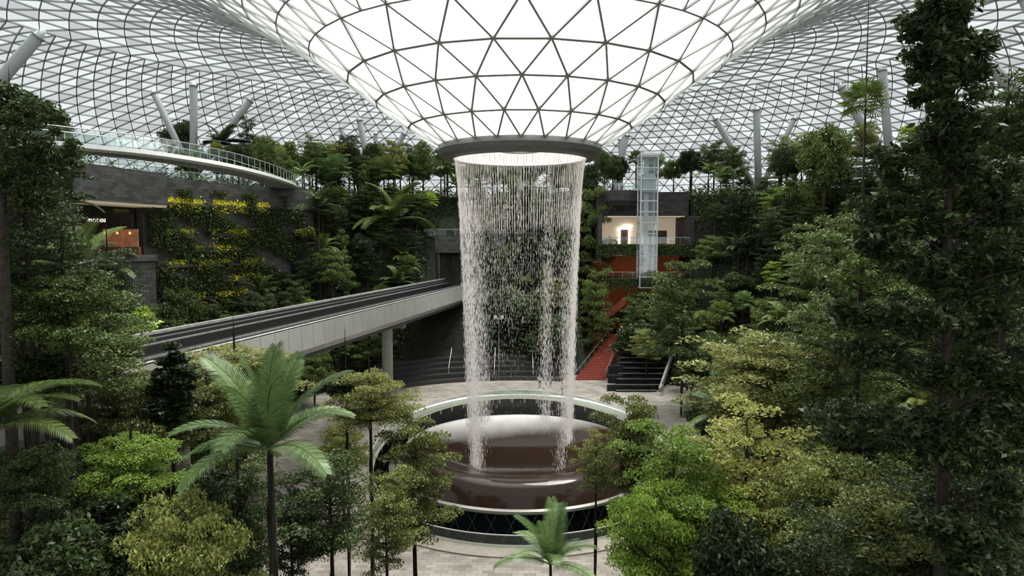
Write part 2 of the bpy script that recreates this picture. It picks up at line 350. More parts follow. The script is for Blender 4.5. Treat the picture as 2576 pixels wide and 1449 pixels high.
# ------------------------------------------------------------ waterfall
zt,zbt=8.2,-20.5
Vs=[]
def drops(az,z,rj,L_,w):
    t=(zt-z)/(zt-zbt); r=6.62-1.40*np.clip(t,0,1)**0.6+rj
    x=r*np.sin(az); y=r*np.cos(az); c=np.stack([x,y,z],1)
    a=rng.uniform(0,np.pi,len(az)); s=np.stack([np.cos(a),np.sin(a),0*a],1)*w[:,None]; q=np.stack([-np.sin(a),np.cos(a),0*a],1)*w[:,None]
    up=np.zeros_like(c); up[:,2]=L_/2
    top=c+up; bot=c-up
    Vs.append(np.stack([top,c+s,bot,c-s],1).reshape(-1,3)); Vs.append(np.stack([top,c+q,bot,c-q],1).reshape(-1,3))
def uni(n,t0,t1,pw,L0,w0,rj=0.12,nst=150):
    az=np.floor(rng.uniform(0,nst,n))*2*np.pi/nst+rng.normal(0,0.004,n); t=t0+(t1-t0)*rng.uniform(0,1,n)**pw
    drops(az,zt-(zt-zbt)*t,rng.normal(0,1,n)*rj*(0.3+t),L0*rng.uniform(0.5,1.5,n),w0*rng.uniform(0.5,1.3,n))
uni(3800,0,0.24,1.0,1.3,0.010,0.03)
uni(3800,0,0.50,1.3,0.55,0.010,0.08)
uni(4200,0.15,0.9,1.9,0.26,0.012,0.2)
def clus(a0,sd,n,t1,L0,w0,t0=0.0,pw=0.8):
    az=rng.normal(math.radians(a0),math.radians(sd),n); t=t0+(t1-t0)*rng.uniform(0,1,n)**pw
    drops(az,zt-(zt-zbt)*t,rng.normal(0,1,n)*0.16*(0.2+t),L0*rng.uniform(0.4,1.6,n),w0*rng.uniform(0.5,1.4,n))
clus(-122,7,7000,1.13,0.42,0.018,t0=0.1,pw=.65)
clus(-97,7,1900,1.0,0.42,0.015)
clus(-48,6,2600,0.98,0.42,0.016,t0=0.15,pw=.65)
clus(106,8,5600,1.0,0.42,0.018,t0=0.1,pw=.65)
clus(128,6,1900,1.12,0.36,0.015,t0=0.3)
clus(75,9,2200,1.0,0.42,0.016)
clus(33,5,2600,1.0,0.42,0.016,t0=0.15,pw=.65)
clus(-10,16,1300,0.6,0.36,0.013)
clus(200,16,600,0.7,0.36,0.012)
wm,nt,out=newmat('falling_water'); N=nt.nodes; L=nt.links
d=N.new('ShaderNodeBsdfDiffuse'); d.inputs[0].default_value=(0.95,0.92,0.90,1); t=N.new('ShaderNodeBsdfTranslucent'); t.inputs[0].default_value=(0.95,0.92,0.90,1)
ms=N.new('ShaderNodeMixShader'); ms.inputs[0].default_value=0.5; L.new(d.outputs[0],ms.inputs[1]); L.new(t.outputs[0],ms.inputs[2])
e=N.new('ShaderNodeEmission'); e.inputs[0].default_value=(1,0.95,0.92,1); e.inputs[1].default_value=0.10; a=N.new('ShaderNodeAddShader'); L.new(ms.outputs[0],a.inputs[0]); L.new(e.outputs[0],a.inputs[1]); L.new(a.outputs[0],out.inputs[0])  # emission added to brighten the drops beyond the light reaching them
wf=obj('waterfall',quadmesh('waterfall',np.concatenate(Vs)),wm,label='circular curtain of falling white water drops',cat='waterfall',kind='stuff',loc=(XV,YV,0))
# ------------------------------------------------------------ foliage prototypes
def leaves(Cn,size,asp,upb,bend=0.0):
    n=len(Cn); nv=rng.normal(0,1,(n,3)); nv/=np.linalg.norm(nv,axis=1,keepdims=True); nv[:,2]=np.abs(nv[:,2])+upb; nv/=np.linalg.norm(nv,axis=1,keepdims=True)
    r=rng.normal(0,1,(n,3)); t=np.cross(nv,r); t/=np.linalg.norm(t,axis=1,keepdims=True); s=np.cross(nv,t)
    L_=size*rng.uniform(0.6,1.3,n)[:,None]; W=L_*asp
    return np.stack([Cn-t*L_/2,Cn+s*W/2-t*L_*0.05-nv*L_*0.03,Cn+t*L_/2-nv*L_*0.12,Cn-s*W/2-t*L_*0.05-nv*L_*0.03],1).reshape(-1,3)
def disc(c,R,th,n):
    a=rng.uniform(0,2*np.pi,n); r=R*np.sqrt(rng.uniform(0,1,n)); z=rng.normal(0,th,n)-0.25*(r/R)**2*R
    return np.stack([c[0]+r*np.cos(a),c[1]+r*np.sin(a),c[2]+z],1)
def blob(c,R,n,shell=0.35):
    v=rng.normal(0,1,(n,3)); v/=np.linalg.norm(v,axis=1,keepdims=True); q=(1-shell*rng.uniform(0,1,n)**1.3)[:,None]
    return np.array(c)+v*q*np.array(R)
PROTO={}
def layered(name,tiers,Rf,nb,lp,ls,seed,padR=0.62,th=0.07):
    global rng; rng=np.random.default_rng(seed); rn=random.Random(seed)
    br=MB(); Cs=[]; top=tiers[-1]
    br.tube([(0,0,-0.6),(0.03,0.02,0.5),(-0.08,0.09,0.7*top),(0,0,top)],[0.10,0.085,0.04,0.015],6)
    for ti,z in enumerate(tiers):
        R=Rf(z)
        nbb=max(3,int(nb*R/2.2+1)); a0=rn.uniform(0,6.28)
        for b in range(nbb):
            a=a0+2*math.pi*b/nbb+rn.uniform(-.4,.4); RR=R*rn.uniform(0.5,1.2); dz=rn.uniform(-0.1,0.5)*RR*0.3
            zz=z+rn.uniform(-.2,.2)
            st=(0,0,max(zz-0.35*RR*0.6,0)); en=(RR*math.cos(a),RR*math.sin(a),zz+dz)
            br.tube([st,(en[0]*.5,en[1]*.5,(st[2]+en[2])/2+0.08),en],[0.04,0.025,0.008],4,cap=False)
            for q in ((0.3,0.7),(0.6,1),(0.92,0.9)):
                if RR<0.9 and q[0]<0.6: continue
                c=(en[0]*q[0]+rn.uniform(-.25,.25),en[1]*q[0]+rn.uniform(-.25,.25),st[2]+(en[2]-st[2])*min(1,q[0]+.15)+0.08+rn.uniform(-.08,.12))
                pr=padR*q[1]*rn.uniform(0.65,1.25)*min(1,0.5+RR/3)
                Cs.append(disc(c,pr,th,int(lp*pr*pr/0.38)))
    Cs=np.concatenate(Cs)
    PROTO[name]=dict(fol=quadmesh(name+'_foliage',leaves(Cs,ls,0.5,0.5)),br=br.mesh(name+'_branches'),w=2*max(Rf(z) for z in tiers),h=top+0.1,n=len(Cs))
layered('layA',[0.3+0.62*i for i in range(8)],lambda z:2.5*max(.15,1-((z-2.2)/3.0)**2)**0.5,4,135,0.16,1,padR=0.72,th=0.07)
layered('layB',[0.3+0.85*i for i in range(6)],lambda z:2.5*max(.1,1-((z-1.3)/4.2)**2)**0.5,4,160,0.16,2,padR=0.85,th=0.06)
layered('layC',[0.2,0.75,1.3,1.8,2.3,2.8],lambda z:3.1*max(0.14,(1-((z-.4)/2.9)**2))**0.5,5,160,0.15,3,padR=0.8,th=0.06)
layered('layD',[0.3+0.55*i for i in range(10)],lambda z:1.5*max(.1,1-((z-2.8)/3.4)**2)**0.5+0.2,4,120,0.18,4,padR=0.68,th=0.09)
def round_(name,R,Hh,ncl,lpc,ls,seed,br_on=True,asp=0.42,upb=0.3):
    global rng; rng=np.random.default_rng(seed); rn=random.Random(seed)
    Cs=[]; br=MB(); br.tube([(0,0,-0.5),(0.05,0,Hh*0.5),(0,0,Hh*0.9)],[0.1,0.07,0.02],6)
    for i in range(ncl):
        v=Vector((rn.gauss(0,1),rn.gauss(0,1),rn.gauss(0,1))).normalized()*rn.uniform(0.45,0.85)
        c=(v.x*R,v.y*R,Hh/2+v.z*Hh/2); cr=min(R,1.6)*rn.uniform(0.25,0.5)
        Cs.append(blob(c,(cr,cr,cr*0.7),lpc,0.6)); br.tube([(0,0,Hh*0.3),c],[0.04,0.01],4,cap=False)
    Cs=np.concatenate(Cs); Cs=Cs[Cs[:,2]>-0.4]
    PROTO[name]=dict(fol=quadmesh(name+'_foliage',leaves(Cs,ls,asp,upb)),br=br.mesh(name+'_branches'),w=2*R,h=Hh,n=len(Cs))
round_('rndA',2.0,3.6,44,240,0.25,5)
round_('rndB',2.2,3.0,40,260,0.22,6)
round_('colA',0.85,6.0,60,170,0.22,8)
round_('colB',1.0,5.0,45,170,0.26,9)
round_('bushA',1.5,1.7,24,90,0.42,10,asp=0.4,upb=0.6)
def frond(Lf,el0,droop,nl,ll,rn,wid=0.05,vfold=0.12,tw=0.38,dp=0.35):
    q=[];p=np.zeros(3);pts=[];n=14
    for i in range(n+1):
        t=i/n; el=el0-droop*t**1.5; pts.append(p.copy()); p=p+np.array([math.cos(el),0,math.sin(el)])*Lf/n
    pts=np.array(pts)
    for k in range(nl):
        t=0.10+0.90*(k+0.5)/nl; fi=t*n; i=min(int(fi),n-1); c=pts[i]+(pts[i+1]-pts[i])*(fi-i); T=pts[i+1]-pts[i]; T/=np.linalg.norm(T)
        up=np.cross(T,[0,1,0]); up=up if (up[2]>0 or el0>1.2) else -up
        ln=ll*(math.sin(math.pi*min(1,(0.10+t*0.86)))**0.55)*rn.uniform(0.94,1.06)
        for sd in (-1,1):
            dr=np.array([0,sd,0])*0.9+T*(tw+0.5*t)+up*vfold; dr/=np.linalg.norm(dr)
            m1=c+dr*ln*0.55; dr2=dr+np.array([0,0,-dp]); dr2/=np.linalg.norm(dr2); e=m1+dr2*ln*0.45
            wv=T*wid
            q+=[c-wv*.5,c+wv*.5,m1+wv*.5,m1-wv*.5, m1-wv*.5,m1+wv*.5,e+wv*.08,e-wv*.08]
    for i in range(n):
        w0=0.035*(1-i/n)+0.01; a=pts[i];b=pts[i+1]
        q+=[a+[0,-w0,0],a+[0,w0,0],b+[0,w0,0],b+[0,-w0,0]]
        q+=[a+[0,0,-w0],a+[0,0,w0],b+[0,0,w0],b+[0,0,-w0]]
    return np.array(q)
def rotz(V,a):
    c,s=math.cos(a),math.sin(a); return V@np.array([[c,s,0],[-s,c,0],[0,0,1]])
rn=random.Random(3)
FR=[quadmesh('palm_frond',frond(3.9,math.radians(84),math.radians(28),54,0.9,rn,0.054)),
    quadmesh('palm_frond',frond(3.9,math.radians(66),math.radians(50),54,0.9,rn,0.054)),
    quadmesh('palm_frond',frond(3.9,math.radians(46),math.radians(75),54,0.9,rn,0.054)),
    quadmesh('palm_frond',frond(3.6,math.radians(22),math.radians(70),48,0.85,rn,0.054,dp=0.6))]
for q in FR: q.materials.append(M['palm'])
cr=[]
for i in range(17):
    el=[78,55,35,12][i%4]; v=frond(2.6,math.radians(el),math.radians(65),28,0.66,rn,0.075,vfold=.25,dp=.6); cr.append(rotz(v,i*2.4))
PROTO['pinn']=dict(fol=quadmesh('pinn_fronds',np.concatenate(cr)),w=4.4,h=2.0)
cr=[]
for i in range(26):
    a=i*2.4; el=math.radians(75-i*4.2); base=np.array([0,0,0.0]); Lp_=0.9; 
    dv=np.array([math.cos(el),0,math.sin(el)]); hub=dv*Lp_; q=[]
    q+=[base+[0,-.02,0],base+[0,.02,0],hub+[0,.02,0],hub+[0,-.02,0]]
    upv=np.array([-math.sin(el),0,math.cos(el)])
    for k in range(18):
        b=math.radians(-125+250*k/17); d1=dv*math.cos(b)+np.array([0,1,0])*math.sin(b); d0=dv*math.cos(b-0.1)+np.array([0,1,0])*math.sin(b-0.1); d2=dv*math.cos(b+0.1)+np.array([0,1,0])*math.sin(b+0.1)
        tip=hub+d1*0.85+np.array([0,0,-0.16]); q+=[hub,hub+d0*0.5,tip,hub+d2*0.5+upv*0.03]
    cr.append(rotz(np.array(q),a))
PROTO['fan']=dict(fol=quadmesh('fan_leaves',np.concatenate(cr)),w=3.2,h=1.4)
for kx in PROTO:
    PROTO[kx]['fol'].materials.append(M['mid'])
    if 'br' in PROTO[kx]: PROTO[kx]['br'].materials.append(M['bark'])
mb=MB(); mb.tube([(0,0,0),(0.25,0.1,0.3),(-0.15,0.15,0.65),(0,0,1)],[1.25,1.0,0.85,0.6],8); TRK=mb.mesh('trunk'); TRK.materials.append(M['bark'])
TRK.polygons.foreach_set('use_smooth',[True]*len(TRK.polygons))
def part(name,me,par,loc,sc,rot=0,mat=None):
    o=bpy.data.objects.new(name,me); C.objects.link(o); o.parent=par; o.location=loc; o.scale=sc; o.rotation_euler=(0,0,rot)
    if mat is not None and me.materials[0]!=mat:
        o.material_slots[0].link='OBJECT'; o.material_slots[0].material=mat
    return o
LBL={'layA':('tiered_tree','tree with tiered small-leaved sprays'),
'layB':('tiered_tree','tree with broad flat leafy tiers'),
'layC':('umbrella_tree','umbrella-crowned feathery tree'),
'layD':('slender_tree','narrow upright small-leaved tree'),
'rndA':('broadleaf_tree','dense round-crowned tree'),
'rndB':('broadleaf_tree','bushy full-crowned tree'),
'colA':('climbing_plant','tall pillar of climbing leaves'),
'colB':('climbing_plant','leafy pillar of climbers'),
'bushA':('shrub','big-leaved tropical shrub'),
'pinn':('palm_tree','palm with feathery arching fronds'),
'fan':('fan_palm','slim palm with spiky fan leaves')}
CAT={'tiered_tree':'tree','umbrella_tree':'tree','slender_tree':'tree','broadleaf_tree':'tree','climbing_plant':'climbing plant','shrub':'shrub','palm_tree':'palm tree','fan_palm':'palm tree'}
matword={'dark':'dark green','mid':'green','olive':'olive green','bright':'bright green','yell':'yellow-green','palm':'pale green'}
rt=random.Random(11)
def tree(kind,x,y,ztop,ch,cw,mat='mid',where='on the hillside',group=None,tr=None,rot=None):
    zg=h(x,y)-0.15; pr=PROTO[kind]; nm,lb=LBL[kind]
    e=empty(nm,(x,y,zg),f'{matword[mat]} {lb} {where}',CAT[nm],group)
    rot=rt.uniform(0,6.28) if rot is None else rot
    cb=ztop-ch-zg
    if kind in('pinn','fan'):
        s=cw/pr['w']; hh=ztop-zg-pr['h']*s*0.8
        part('trunk',TRK,e,(0,0,0),(tr or 0.13,tr or 0.13,max(hh,0.5)))
        part('fronds',pr['fol'],e,(0,0,max(hh,0.5)),(s,s,s),rot,M[mat]); return e
    sx=cw/pr['w']; sz=ch/pr['h']
    if cb>0.4: part('trunk',TRK,e,(0,0,0),(tr or 0.11*sx**0.5+0.02,)*2+(cb+0.3,))
    part('branches',pr['br'],e,(0,0,cb),(sx,sx,sz),rot)
    part('foliage',pr['fol'],e,(0,0,cb),(sx,sx,sz),rot,M[mat]); return e
def ftree(kind,px,top,bot,wpx,d,mat,where,tr=None,rot=None):
    x,y,zt_=P(px,top,d); _,_,zb_=P(px,bot,d); w=wpx*d/F
    return tree(kind,x,y,zt_,zt_-zb_,w,mat,where,tr=tr,rot=rot)
CLR=[(335,490,665,790,94,0.42),(200,500,345,610,88,0.0),(1085,590,1215,720,117,0.0),(1540,400,1660,700,112,0.0),(1540,540,1725,612,112,0.0),(1470,735,1560,985,111,0.0),
(1020,900,1345,990,101,0.0),(1520,905,1700,1010,96,0.0),(200,350,780,470,106,0.0),(985,990,1500,1449,90,0.0),(160,430,350,500,97,0.05),(1150,420,1480,900,63,0),
(600,800,820,900,60,0),(820,760,960,850,70,0),(930,730,1190,810,84,0),(640,1200,960,1449,60,0),(2090,180,2260,370,200,0.15),(1780,260,1920,390,200,0.2)]
def blocked(x,y,z0,z1,w,rnd):
    a=proj(x,y,z1); b=proj(x,y,z0)
    if a is None or b is None: return True
    hwp=w*0.42*F/a[2]
    if a[0]+hwp<-60 or a[0]-hwp>2640: return True
    for (x0,y0,x1,y1,dd,pk) in CLR:
        if y<dd and a[0]+hwp>x0 and a[0]-hwp<x1 and a[1]<y1 and b[1]>y0:
            if rnd.random()>=pk: return True
    return False
def track_clear(x,y):
    cen=TRX(y)-3.1; return (abs(x-cen)>4.9) or y>121
WK={'layA':4.8,'layB':5.0,'layD':3.4,'rndA':4.0,'rndB':4.8,'colB':1.9,'pinn':5,'fan':3.6,'bushA':3.6,'layC':5.5}
cnt=0
rs=31.5
while rs<66:
    step=3.1 if rs<57 else 3.4
    nph=int(math.radians(236)*rs/step)
    for i in range(nph):
        ph=math.radians(-118+236*(i+rt.uniform(-.35,.35))/nph); r=rs+rt.uniform(-1,1)
        x=XV+r*math.sin(ph); y=YV+r*math.cos(ph)
        if y<56 or abs(x)/y>0.80: continue
        if not track_clear(x,y) : continue
        if 13<x<31 and 112<y<128: continue
        if 9<x<18.5 and 95<y<112: continue
        pd=math.degrees(ph)
        if -86<pd<-44 and 47.5<r<53: continue
        zg=h(x,y)
        if r>56.5: kind=rt.choice(['rndA','rndB','layD','layA','fan','layC','rndB']); hh=rt.uniform(6.0,10.5)
        else: kind=rt.choices(['layA','layB','layD','rndA','rndB','colB','pinn','fan','layC','bushA'],[3.5,3.5,2,2,2,1.3,4,3,1.5,1.2])[0]; hh=rt.uniform(5.0,9.0)
        if kind=='bushA': hh=2.6
        chh=hh*rt.uniform(0.5,0.7) if kind!='colB' else hh*0.95
        w=WK[kind]*rt.uniform(0.8,1.2)
        if blocked(x,y,zg+hh-chh,zg+hh,w,rt): continue
        mat=rt.choices(['dark','mid','olive','palm','bright'],[5,7,1.4,1.6,.5])[0]
        tree(kind,x,y,zg+hh,chh,w,mat,'on the hillside' if r<56.5 else 'on the upper terrace',group='hillside planting'); cnt+=1
    rs+=3.3 if rs<58 else 3.4
print('HILL TREES',cnt)
c2=0
for i in range(260):
    sd=rt.choice((-1,1)); ph=math.radians(sd*rt.uniform(38,150)); r=rt.uniform(18.5,31)
    x=XV+r*math.sin(ph); y=YV+r*math.cos(ph)
    if not track_clear(x,y) or y<44: continue
    kind=rt.choice(['layA','layB','layC','layD','rndB','pinn']); hh=rt.uniform(5,9); chh=hh*rt.uniform(.45,.65); w=WK[kind]*rt.uniform(.8,1.1)
    zg=h(x,y)
    if blocked(x,y,zg+hh-chh,zg+hh,w,rt): continue
    if c2>46: break
    tree(kind,x,y,zg+hh,chh,w,rt.choice(['mid','olive','yell','mid','dark']) if sd>0 else rt.choice(['mid','olive','dark','mid']),'beside the plaza',group='plaza edge trees'); c2+=1
c3=0
for gx in range(-9,10):
    for gy in range(0,6):
        x=gx*3.4+rt.uniform(-1.2,1.2); y=22+gy*4.2+rt.uniform(-1.3,1.3)
        if math.hypot(x-XV,y-YV)<26 or not track_clear(x,y): continue
        a=proj(x,y,-10); 
        if a is None or a[0]<-150 or a[0]>2720 or 600<a[0]<1700: continue
        topy=rt.uniform(1180,1360) if a[0]<650 else rt.uniform(1170,1370)
        _,_,zt_=P(a[0],topy,y); zg=h(x,y)
        if zt_-zg<2.5: continue
        kind=rt.choice(['layA','layB','layC','rndB','rndA','layD']); hh=zt_-zg; chh=min(hh*0.7,4.5)
        tree(kind,x,y,zt_,chh,WK[kind]*rt.uniform(.8,1.1),rt.choices(['dark','mid','olive'],[5,3,.8])[0] if a[0]<650 else rt.choices(['dark','mid','olive','bright'],[3,3,2,.8])[0],'on the near slope',group='slope trees'); c3+=1
print('EDGE',c2,'SLOPE',c3)
# ground cover
rng=np.random.default_rng(21)
n=110000; ph=np.radians(rng.uniform(-125,125,n)); r=np.sqrt(rng.uniform(31.3**2,62**2,n)); x=XV+r*np.sin(ph); y=YV+r*np.cos(ph)
cen=TRX(y)-3.1
ok=(~((np.abs(x-cen)<4.2)&(y<121)))&(~((x>13)&(x<30)&(y>112)&(y<127)))&(~((x>8)&(x<18.5)&(y>95)&(y<113)))
pd=np.degrees(ph); ok&=~((pd>-87)&(pd<-43)&(r>48.8)&(r<52))
x,y=x[ok],y[ok]; bumpz=0.5+0.5*np.sin(x*1.3)*np.sin(y*1.1+x*.4)
z=H(x,y)+rng.uniform(0,1,len(x))**1.2*(0.5+1.9*bumpz)
half=(np.sin(x*.35)*np.sin(y*.3+1)>0.1)
for sel,mt,lb in ((~half,'dark','dense dark leafy undergrowth covering the hillside'),(half,'mid','green leafy undergrowth covering the hillside')):
    obj('ground_cover',quadmesh('ground_cover',leaves(np.stack([x[sel],y[sel],z[sel]],1),0.55,0.42,0.8)),M[mt],label=lb,cat='undergrowth',kind='stuff')
n=50000; x=rng.uniform(-32,32,n); y=rng.uniform(12,44,n); z=H(x,y); ok=(np.hypot(x-XV,y-YV)>27.5)&(np.abs(x-(TRX(y)-3.1))>4); x,y,z=x[ok],y[ok],z[ok]
z=z+rng.uniform(0,1,len(x))*(0.4+1.2*(0.5+0.5*np.sin(x*.9)*np.sin(y*.8)))
obj('ground_cover',quadmesh('ground_cover_slope',leaves(np.stack([x,y,z],1),0.33,0.42,0.8)),M['dark'],label='leafy undergrowth on the slope beside the plaza',cat='undergrowth',kind='stuff')
# ------------------------------------------------------------ foreground trees
W1='beside the plaza'; W2='on the near slope'; W3='beside the guideway'; W4='beside the red stair'; W5='on the upper terrace'
for a in [
 ('layC',590,878,990,330,40,'yell',W3),('layA',400,940,1150,240,36,'olive',W2),('colA',425,850,1110,125,33,'dark',W3),('layC',290,930,1080,300,33,'olive',W3),
 ('layC',930,940,1060,250,42,'yell',W1),('layB',1040,1060,1330,220,40,'olive',W1),('rndA',870,930,1010,110,43,'dark',W3),('layC',520,970,1090,220,36,'olive',W2),
 ('layA',830,1150,1390,250,31,'mid',W2),('layA',970,1200,1420,180,36,'olive',W1),('layD',600,1180,1449,200,27,'mid',W2),
 ('layC',330,1105,1230,280,25,'bright',W2),('layC',70,1130,1260,250,22,'mid',W2),('layA',210,1240,1600,300,24,'dark',W2),
 ('rndB',450,1270,1500,300,24,'dark',W2),('rndA',110,1300,1560,320,20,'dark',W2),('bushA',300,1240,1400,200,24,'dark',W2),
 ('layA',1930,850,1120,420,41,'olive',W1),('layC',1960,865,1010,400,38,'yell',W1),('layB',1590,1005,1240,190,44,'olive',W1),('colB',1600,1030,1260,110,45,'dark',W1),
 ('layB',1690,1085,1400,310,30,'bright',W1),('layC',1650,1220,1449,280,28,'bright',W1),('layA',1880,1040,1340,350,31,'yell',W1),('layC',1800,1230,1400,300,29,'bright',W1),('layA',1500,1100,1230,120,46,'olive',W1),
 ('layA',2110,900,1200,320,34,'mid',W2),('layC',2080,1150,1330,340,27,'olive',W2),('layA',2230,1180,1500,330,25,'mid',W2),
 ('layB',2170,590,900,330,33,'mid',W2),('layA',2100,800,1000,260,38,'mid',W2),('rndB',2170,1000,1180,220,28,'dark',W2),
 ('layA',2420,1150,1480,330,22,'dark',W2),('layB',1990,1280,1520,250,30,'olive',W1),
 ('layB',100,690,1000,400,26,'mid',W2),('layC',160,690,860,360,24,'mid',W2),('layA',60,480,760,330,24,'dark',W2),
 ('layA',270,640,820,180,34,'dark',W3),('rndA',60,880,1000,260,24,'dark',W2),('layB',110,480,700,200,40,'dark',W3),('layA',30,330,560,300,26,'dark',W2),
 ('rndB',180,820,960,300,30,'mid',W3),('layC',210,770,900,300,31,'mid',W3),
 ('layD',520,1180,1460,160,26,'dark',W2),('layA',730,1210,1449,180,30,'dark',W2),('layA',2540,420,760,300,24,'dark',W2),
 ('layA',2450,560,900,330,27,'mid',W2),('rndB',2520,900,1200,300,24,'dark',W2),('layC',2280,1280,1449,320,24,'mid',W2),
 ('layA',2070,560,820,220,60,'mid',W2),('layB',1720,660,900,190,80,'mid',W2),('rndA',1620,800,930,150,96,'dark',W4),
 ('layA',1690,700,860,150,106,'mid',W4),('rndB',1620,730,830,80,110,'dark',W4),
 ('layA',1500,690,860,100,108,'mid',W4),('layB',1490,480,700,120,118,'mid',W4),('layC',1480,420,560,120,125,'dark',W4),
 ('bushA',330,770,850,130,60,'bright',W3),('fan',2180,210,400,130,50,'mid',W2),('layA',2540,200,420,260,40,'mid',W2),
 ('rndA',2080,290,480,130,95,'mid',W5),('rndA',840,350,480,110,128,'mid',W5),('rndB',700,350,450,120,120,'mid',W5),
 ('rndA',450,290,400,90,118,'dark',W5),('layD',620,300,420,40,118,'dark',W5),('pinn',555,325,420,110,115,'dark',W5),
 ('fan',965,400,600,90,118,'mid','on the hillside'),('fan',845,395,560,90,112,'palm','on the hillside'),('fan',1965,385,620,80,110,'palm','on the hillside'),('fan',2085,400,640,110,98,'mid','on the hillside'),
 ('pinn',990,480,640,200,112,'mid','on the hillside'),('pinn',150,450,640,170,60,'dark','on the hillside'),('pinn',800,470,620,130,100,'dark','on the hillside'),
]:
    ftree(*a)
def bigpalm(px,py,d,s,seed,label,nf=17,tr=0.17,fmin=0,mat=None):
    x,y,z=P(px,py,d); zg=h(x,y)-0.1; rn=random.Random(seed)
    e=empty('palm_tree',(x,y,zg),label,'palm tree')
    part('trunk',TRK,e,(0,0,0),(tr,tr,z-zg))
    for i in range(nf):
        t=i/(nf-1); fi=0 if t<0.2 else 1 if t<0.5 else 2 if t<0.78 else 3
        fi=max(fi,fmin)
        o=part('frond',FR[fi],e,(0,0,z-zg),(s*rn.uniform(.9,1.1),)*3,0,mat)
        o.rotation_euler=(rn.uniform(-.12,.12),rn.uniform(-.12,.12),i*2.39996+seed)
bigpalm(678,1130,24,0.98,1,'large green palm with upright arching feathery fronds',18)
bigpalm(1385,1420,27,0.62,2,'small green palm with arching feathery fronds',13,0.1)
bigpalm(-60,1100,19,0.85,4,'large palm with long drooping fronds',18,fmin=2,mat=M['mid'])
bigpalm(190,680,34,0.8,5,'dark feathery palm above the guideway',13,0.12,fmin=1,mat=M['mid'])
bigpalm(1830,1050,46,0.9,6,'green feathery palm beside the plaza',13,0.12)
def bigtree(trunk,clu,ls,mat,label,seed,br=0.03,dens=1.0):
    global rng; rng=np.random.default_rng(seed); rn=random.Random(seed)
    x,y,_=P(*trunk[0]); zg=h(x,y)-0.2
    pts=[(0,0,0)]+[tuple(np.array(P(*t))-np.array([x,y,zg])) for t in trunk]
    e=empty('tree',(x,y,zg),label,'tree'); mb=MB(); n=len(pts)
    rad=[0.22-0.15*i/(n-1) for i in range(n)]; mb.tube(pts,rad,9)
    obj('trunk',mb,M['bark'],parent=e,smooth=True)
    Cs=[]; bb=MB(); tz=[p[2] for p in pts]; 
    for (px,py,rx,ry,dd) in clu:
        c=np.array(P(px,py,dd))-np.array([x,y,zg]); R=np.array([rx*dd/F,rx*dd/F*0.8,ry*dd/F])
        ns=max(6,int(R[0]*R[2]*13)+6)
        for j in range(ns):
            v=rng.normal(0,1,3); v/=np.linalg.norm(v); v*=rng.uniform(0.3,0.95); cc=c+v*R; q=rn.uniform(0.28,0.5)
            Cs.append(blob(cc,(q,q,q*0.6),int(95*dens),0.8))
            if j%2==0:
                zz=min(max(cc[2]-0.9,0),tz[-1]); bx=np.interp(zz,tz,[p[0] for p in pts]); by=np.interp(zz,tz,[p[1] for p in pts])
                bb.tube([(bx,by,zz),tuple((np.array([bx,by,zz])+cc)/2+np.array([0,0,.15])),tuple(cc)],[br,br*.7,br*.3],5,cap=False)
    Cs=np.concatenate(Cs)
    obj('branches',bb,M['bark'],parent=e); obj('foliage',quadmesh('foliage',leaves(Cs,ls,0.42,0.35)),M[mat],parent=e)
bigtree([(2365,1440,20),(2378,900,20),(2385,500,20),(2390,40,20)],
 [(2385,40,95,60,20),(2340,90,60,60,20),(2430,110,60,70,20),(2385,150,100,70,20),(2390,240,115,80,20),(2390,330,130,75,20),(2300,420,120,65,20),(2440,430,120,75,20),(2530,520,90,80,20),
 (2260,520,130,50,20),(2400,570,130,65,20),(2230,620,120,50,19.5),(2510,660,110,75,20),(2350,690,130,60,20),(2170,790,100,45,20),(2330,800,130,55,19),(2480,800,110,75,20),
 (2210,900,120,45,20),(2430,930,140,65,20),(2540,1000,80,90,20),(2150,1060,130,50,19),(2330,1060,120,55,20),(2460,1130,130,60,19),(2520,1270,90,80,19),(2390,1320,130,60,18.5),(2500,1420,120,60,18)],
 0.26,'dark','tall dark tree clad in glossy climbers from base to top',31,dens=1.1)
bigtree([(20,900,22),(10,600,22),(0,240,22)],[(90,290,110,50,22),(20,260,90,50,22),(60,370,140,45,22),(150,400,70,40,22),(30,440,130,45,22),(90,500,110,35,22)],0.17,'dark','tall broadleaf tree with dense dark canopy',32,dens=1.4)
# ------------------------------------------------------------ guideway
gw=empty('train_guideway',(TRX(80),80,-8),'elevated twin-lane train guideway with silver side cladding','train track')
y0,y1=8,126
def Lp(y,off,z): 
    dx=0.195; nn=math.hypot(1,dx); return (TRX(y)-off/nn, y+off*dx/nn*1.0, z)
def strip(o0,o1,z0,z1,ya=y0,yb=y1,mb=None):
    mb=mb or MB(); a=[Lp(ya,o0,z0),Lp(ya,o1,z0),Lp(ya,o1,z1),Lp(ya,o0,z1)]; b=[Lp(yb,o0,z0),Lp(yb,o1,z0),Lp(yb,o1,z1),Lp(yb,o0,z1)]
    mb.add(a+b,[(0,1,2,3),(7,6,5,4),(0,4,5,1),(1,5,6,2),(2,6,7,3),(3,7,4,0)]); return mb
def gadd(name,mb,mat,label=None):
    o=obj(name,mb,mat,label=label); local(o,gw); return o
gadd('deck',strip(0.3,6.1,-8.6,-8.0),M['deck'])
rbm=pmat('running_beam',(0.035,0.037,0.037),0.5,noise=0.3)
for o0 in (1.0,2.0,3.9,4.9): gadd('running_beam',strip(o0,o0+0.28,-8.0,-7.7),rbm)
for o0,zz,ww in ((0.0,-7.0,.30),(0.62,-7.45,.07),(2.95,-7.3,.08),(5.55,-7.0,.09)): gadd('kerb',strip(o0,o0+ww,zz-0.12,zz),M['kerb'])
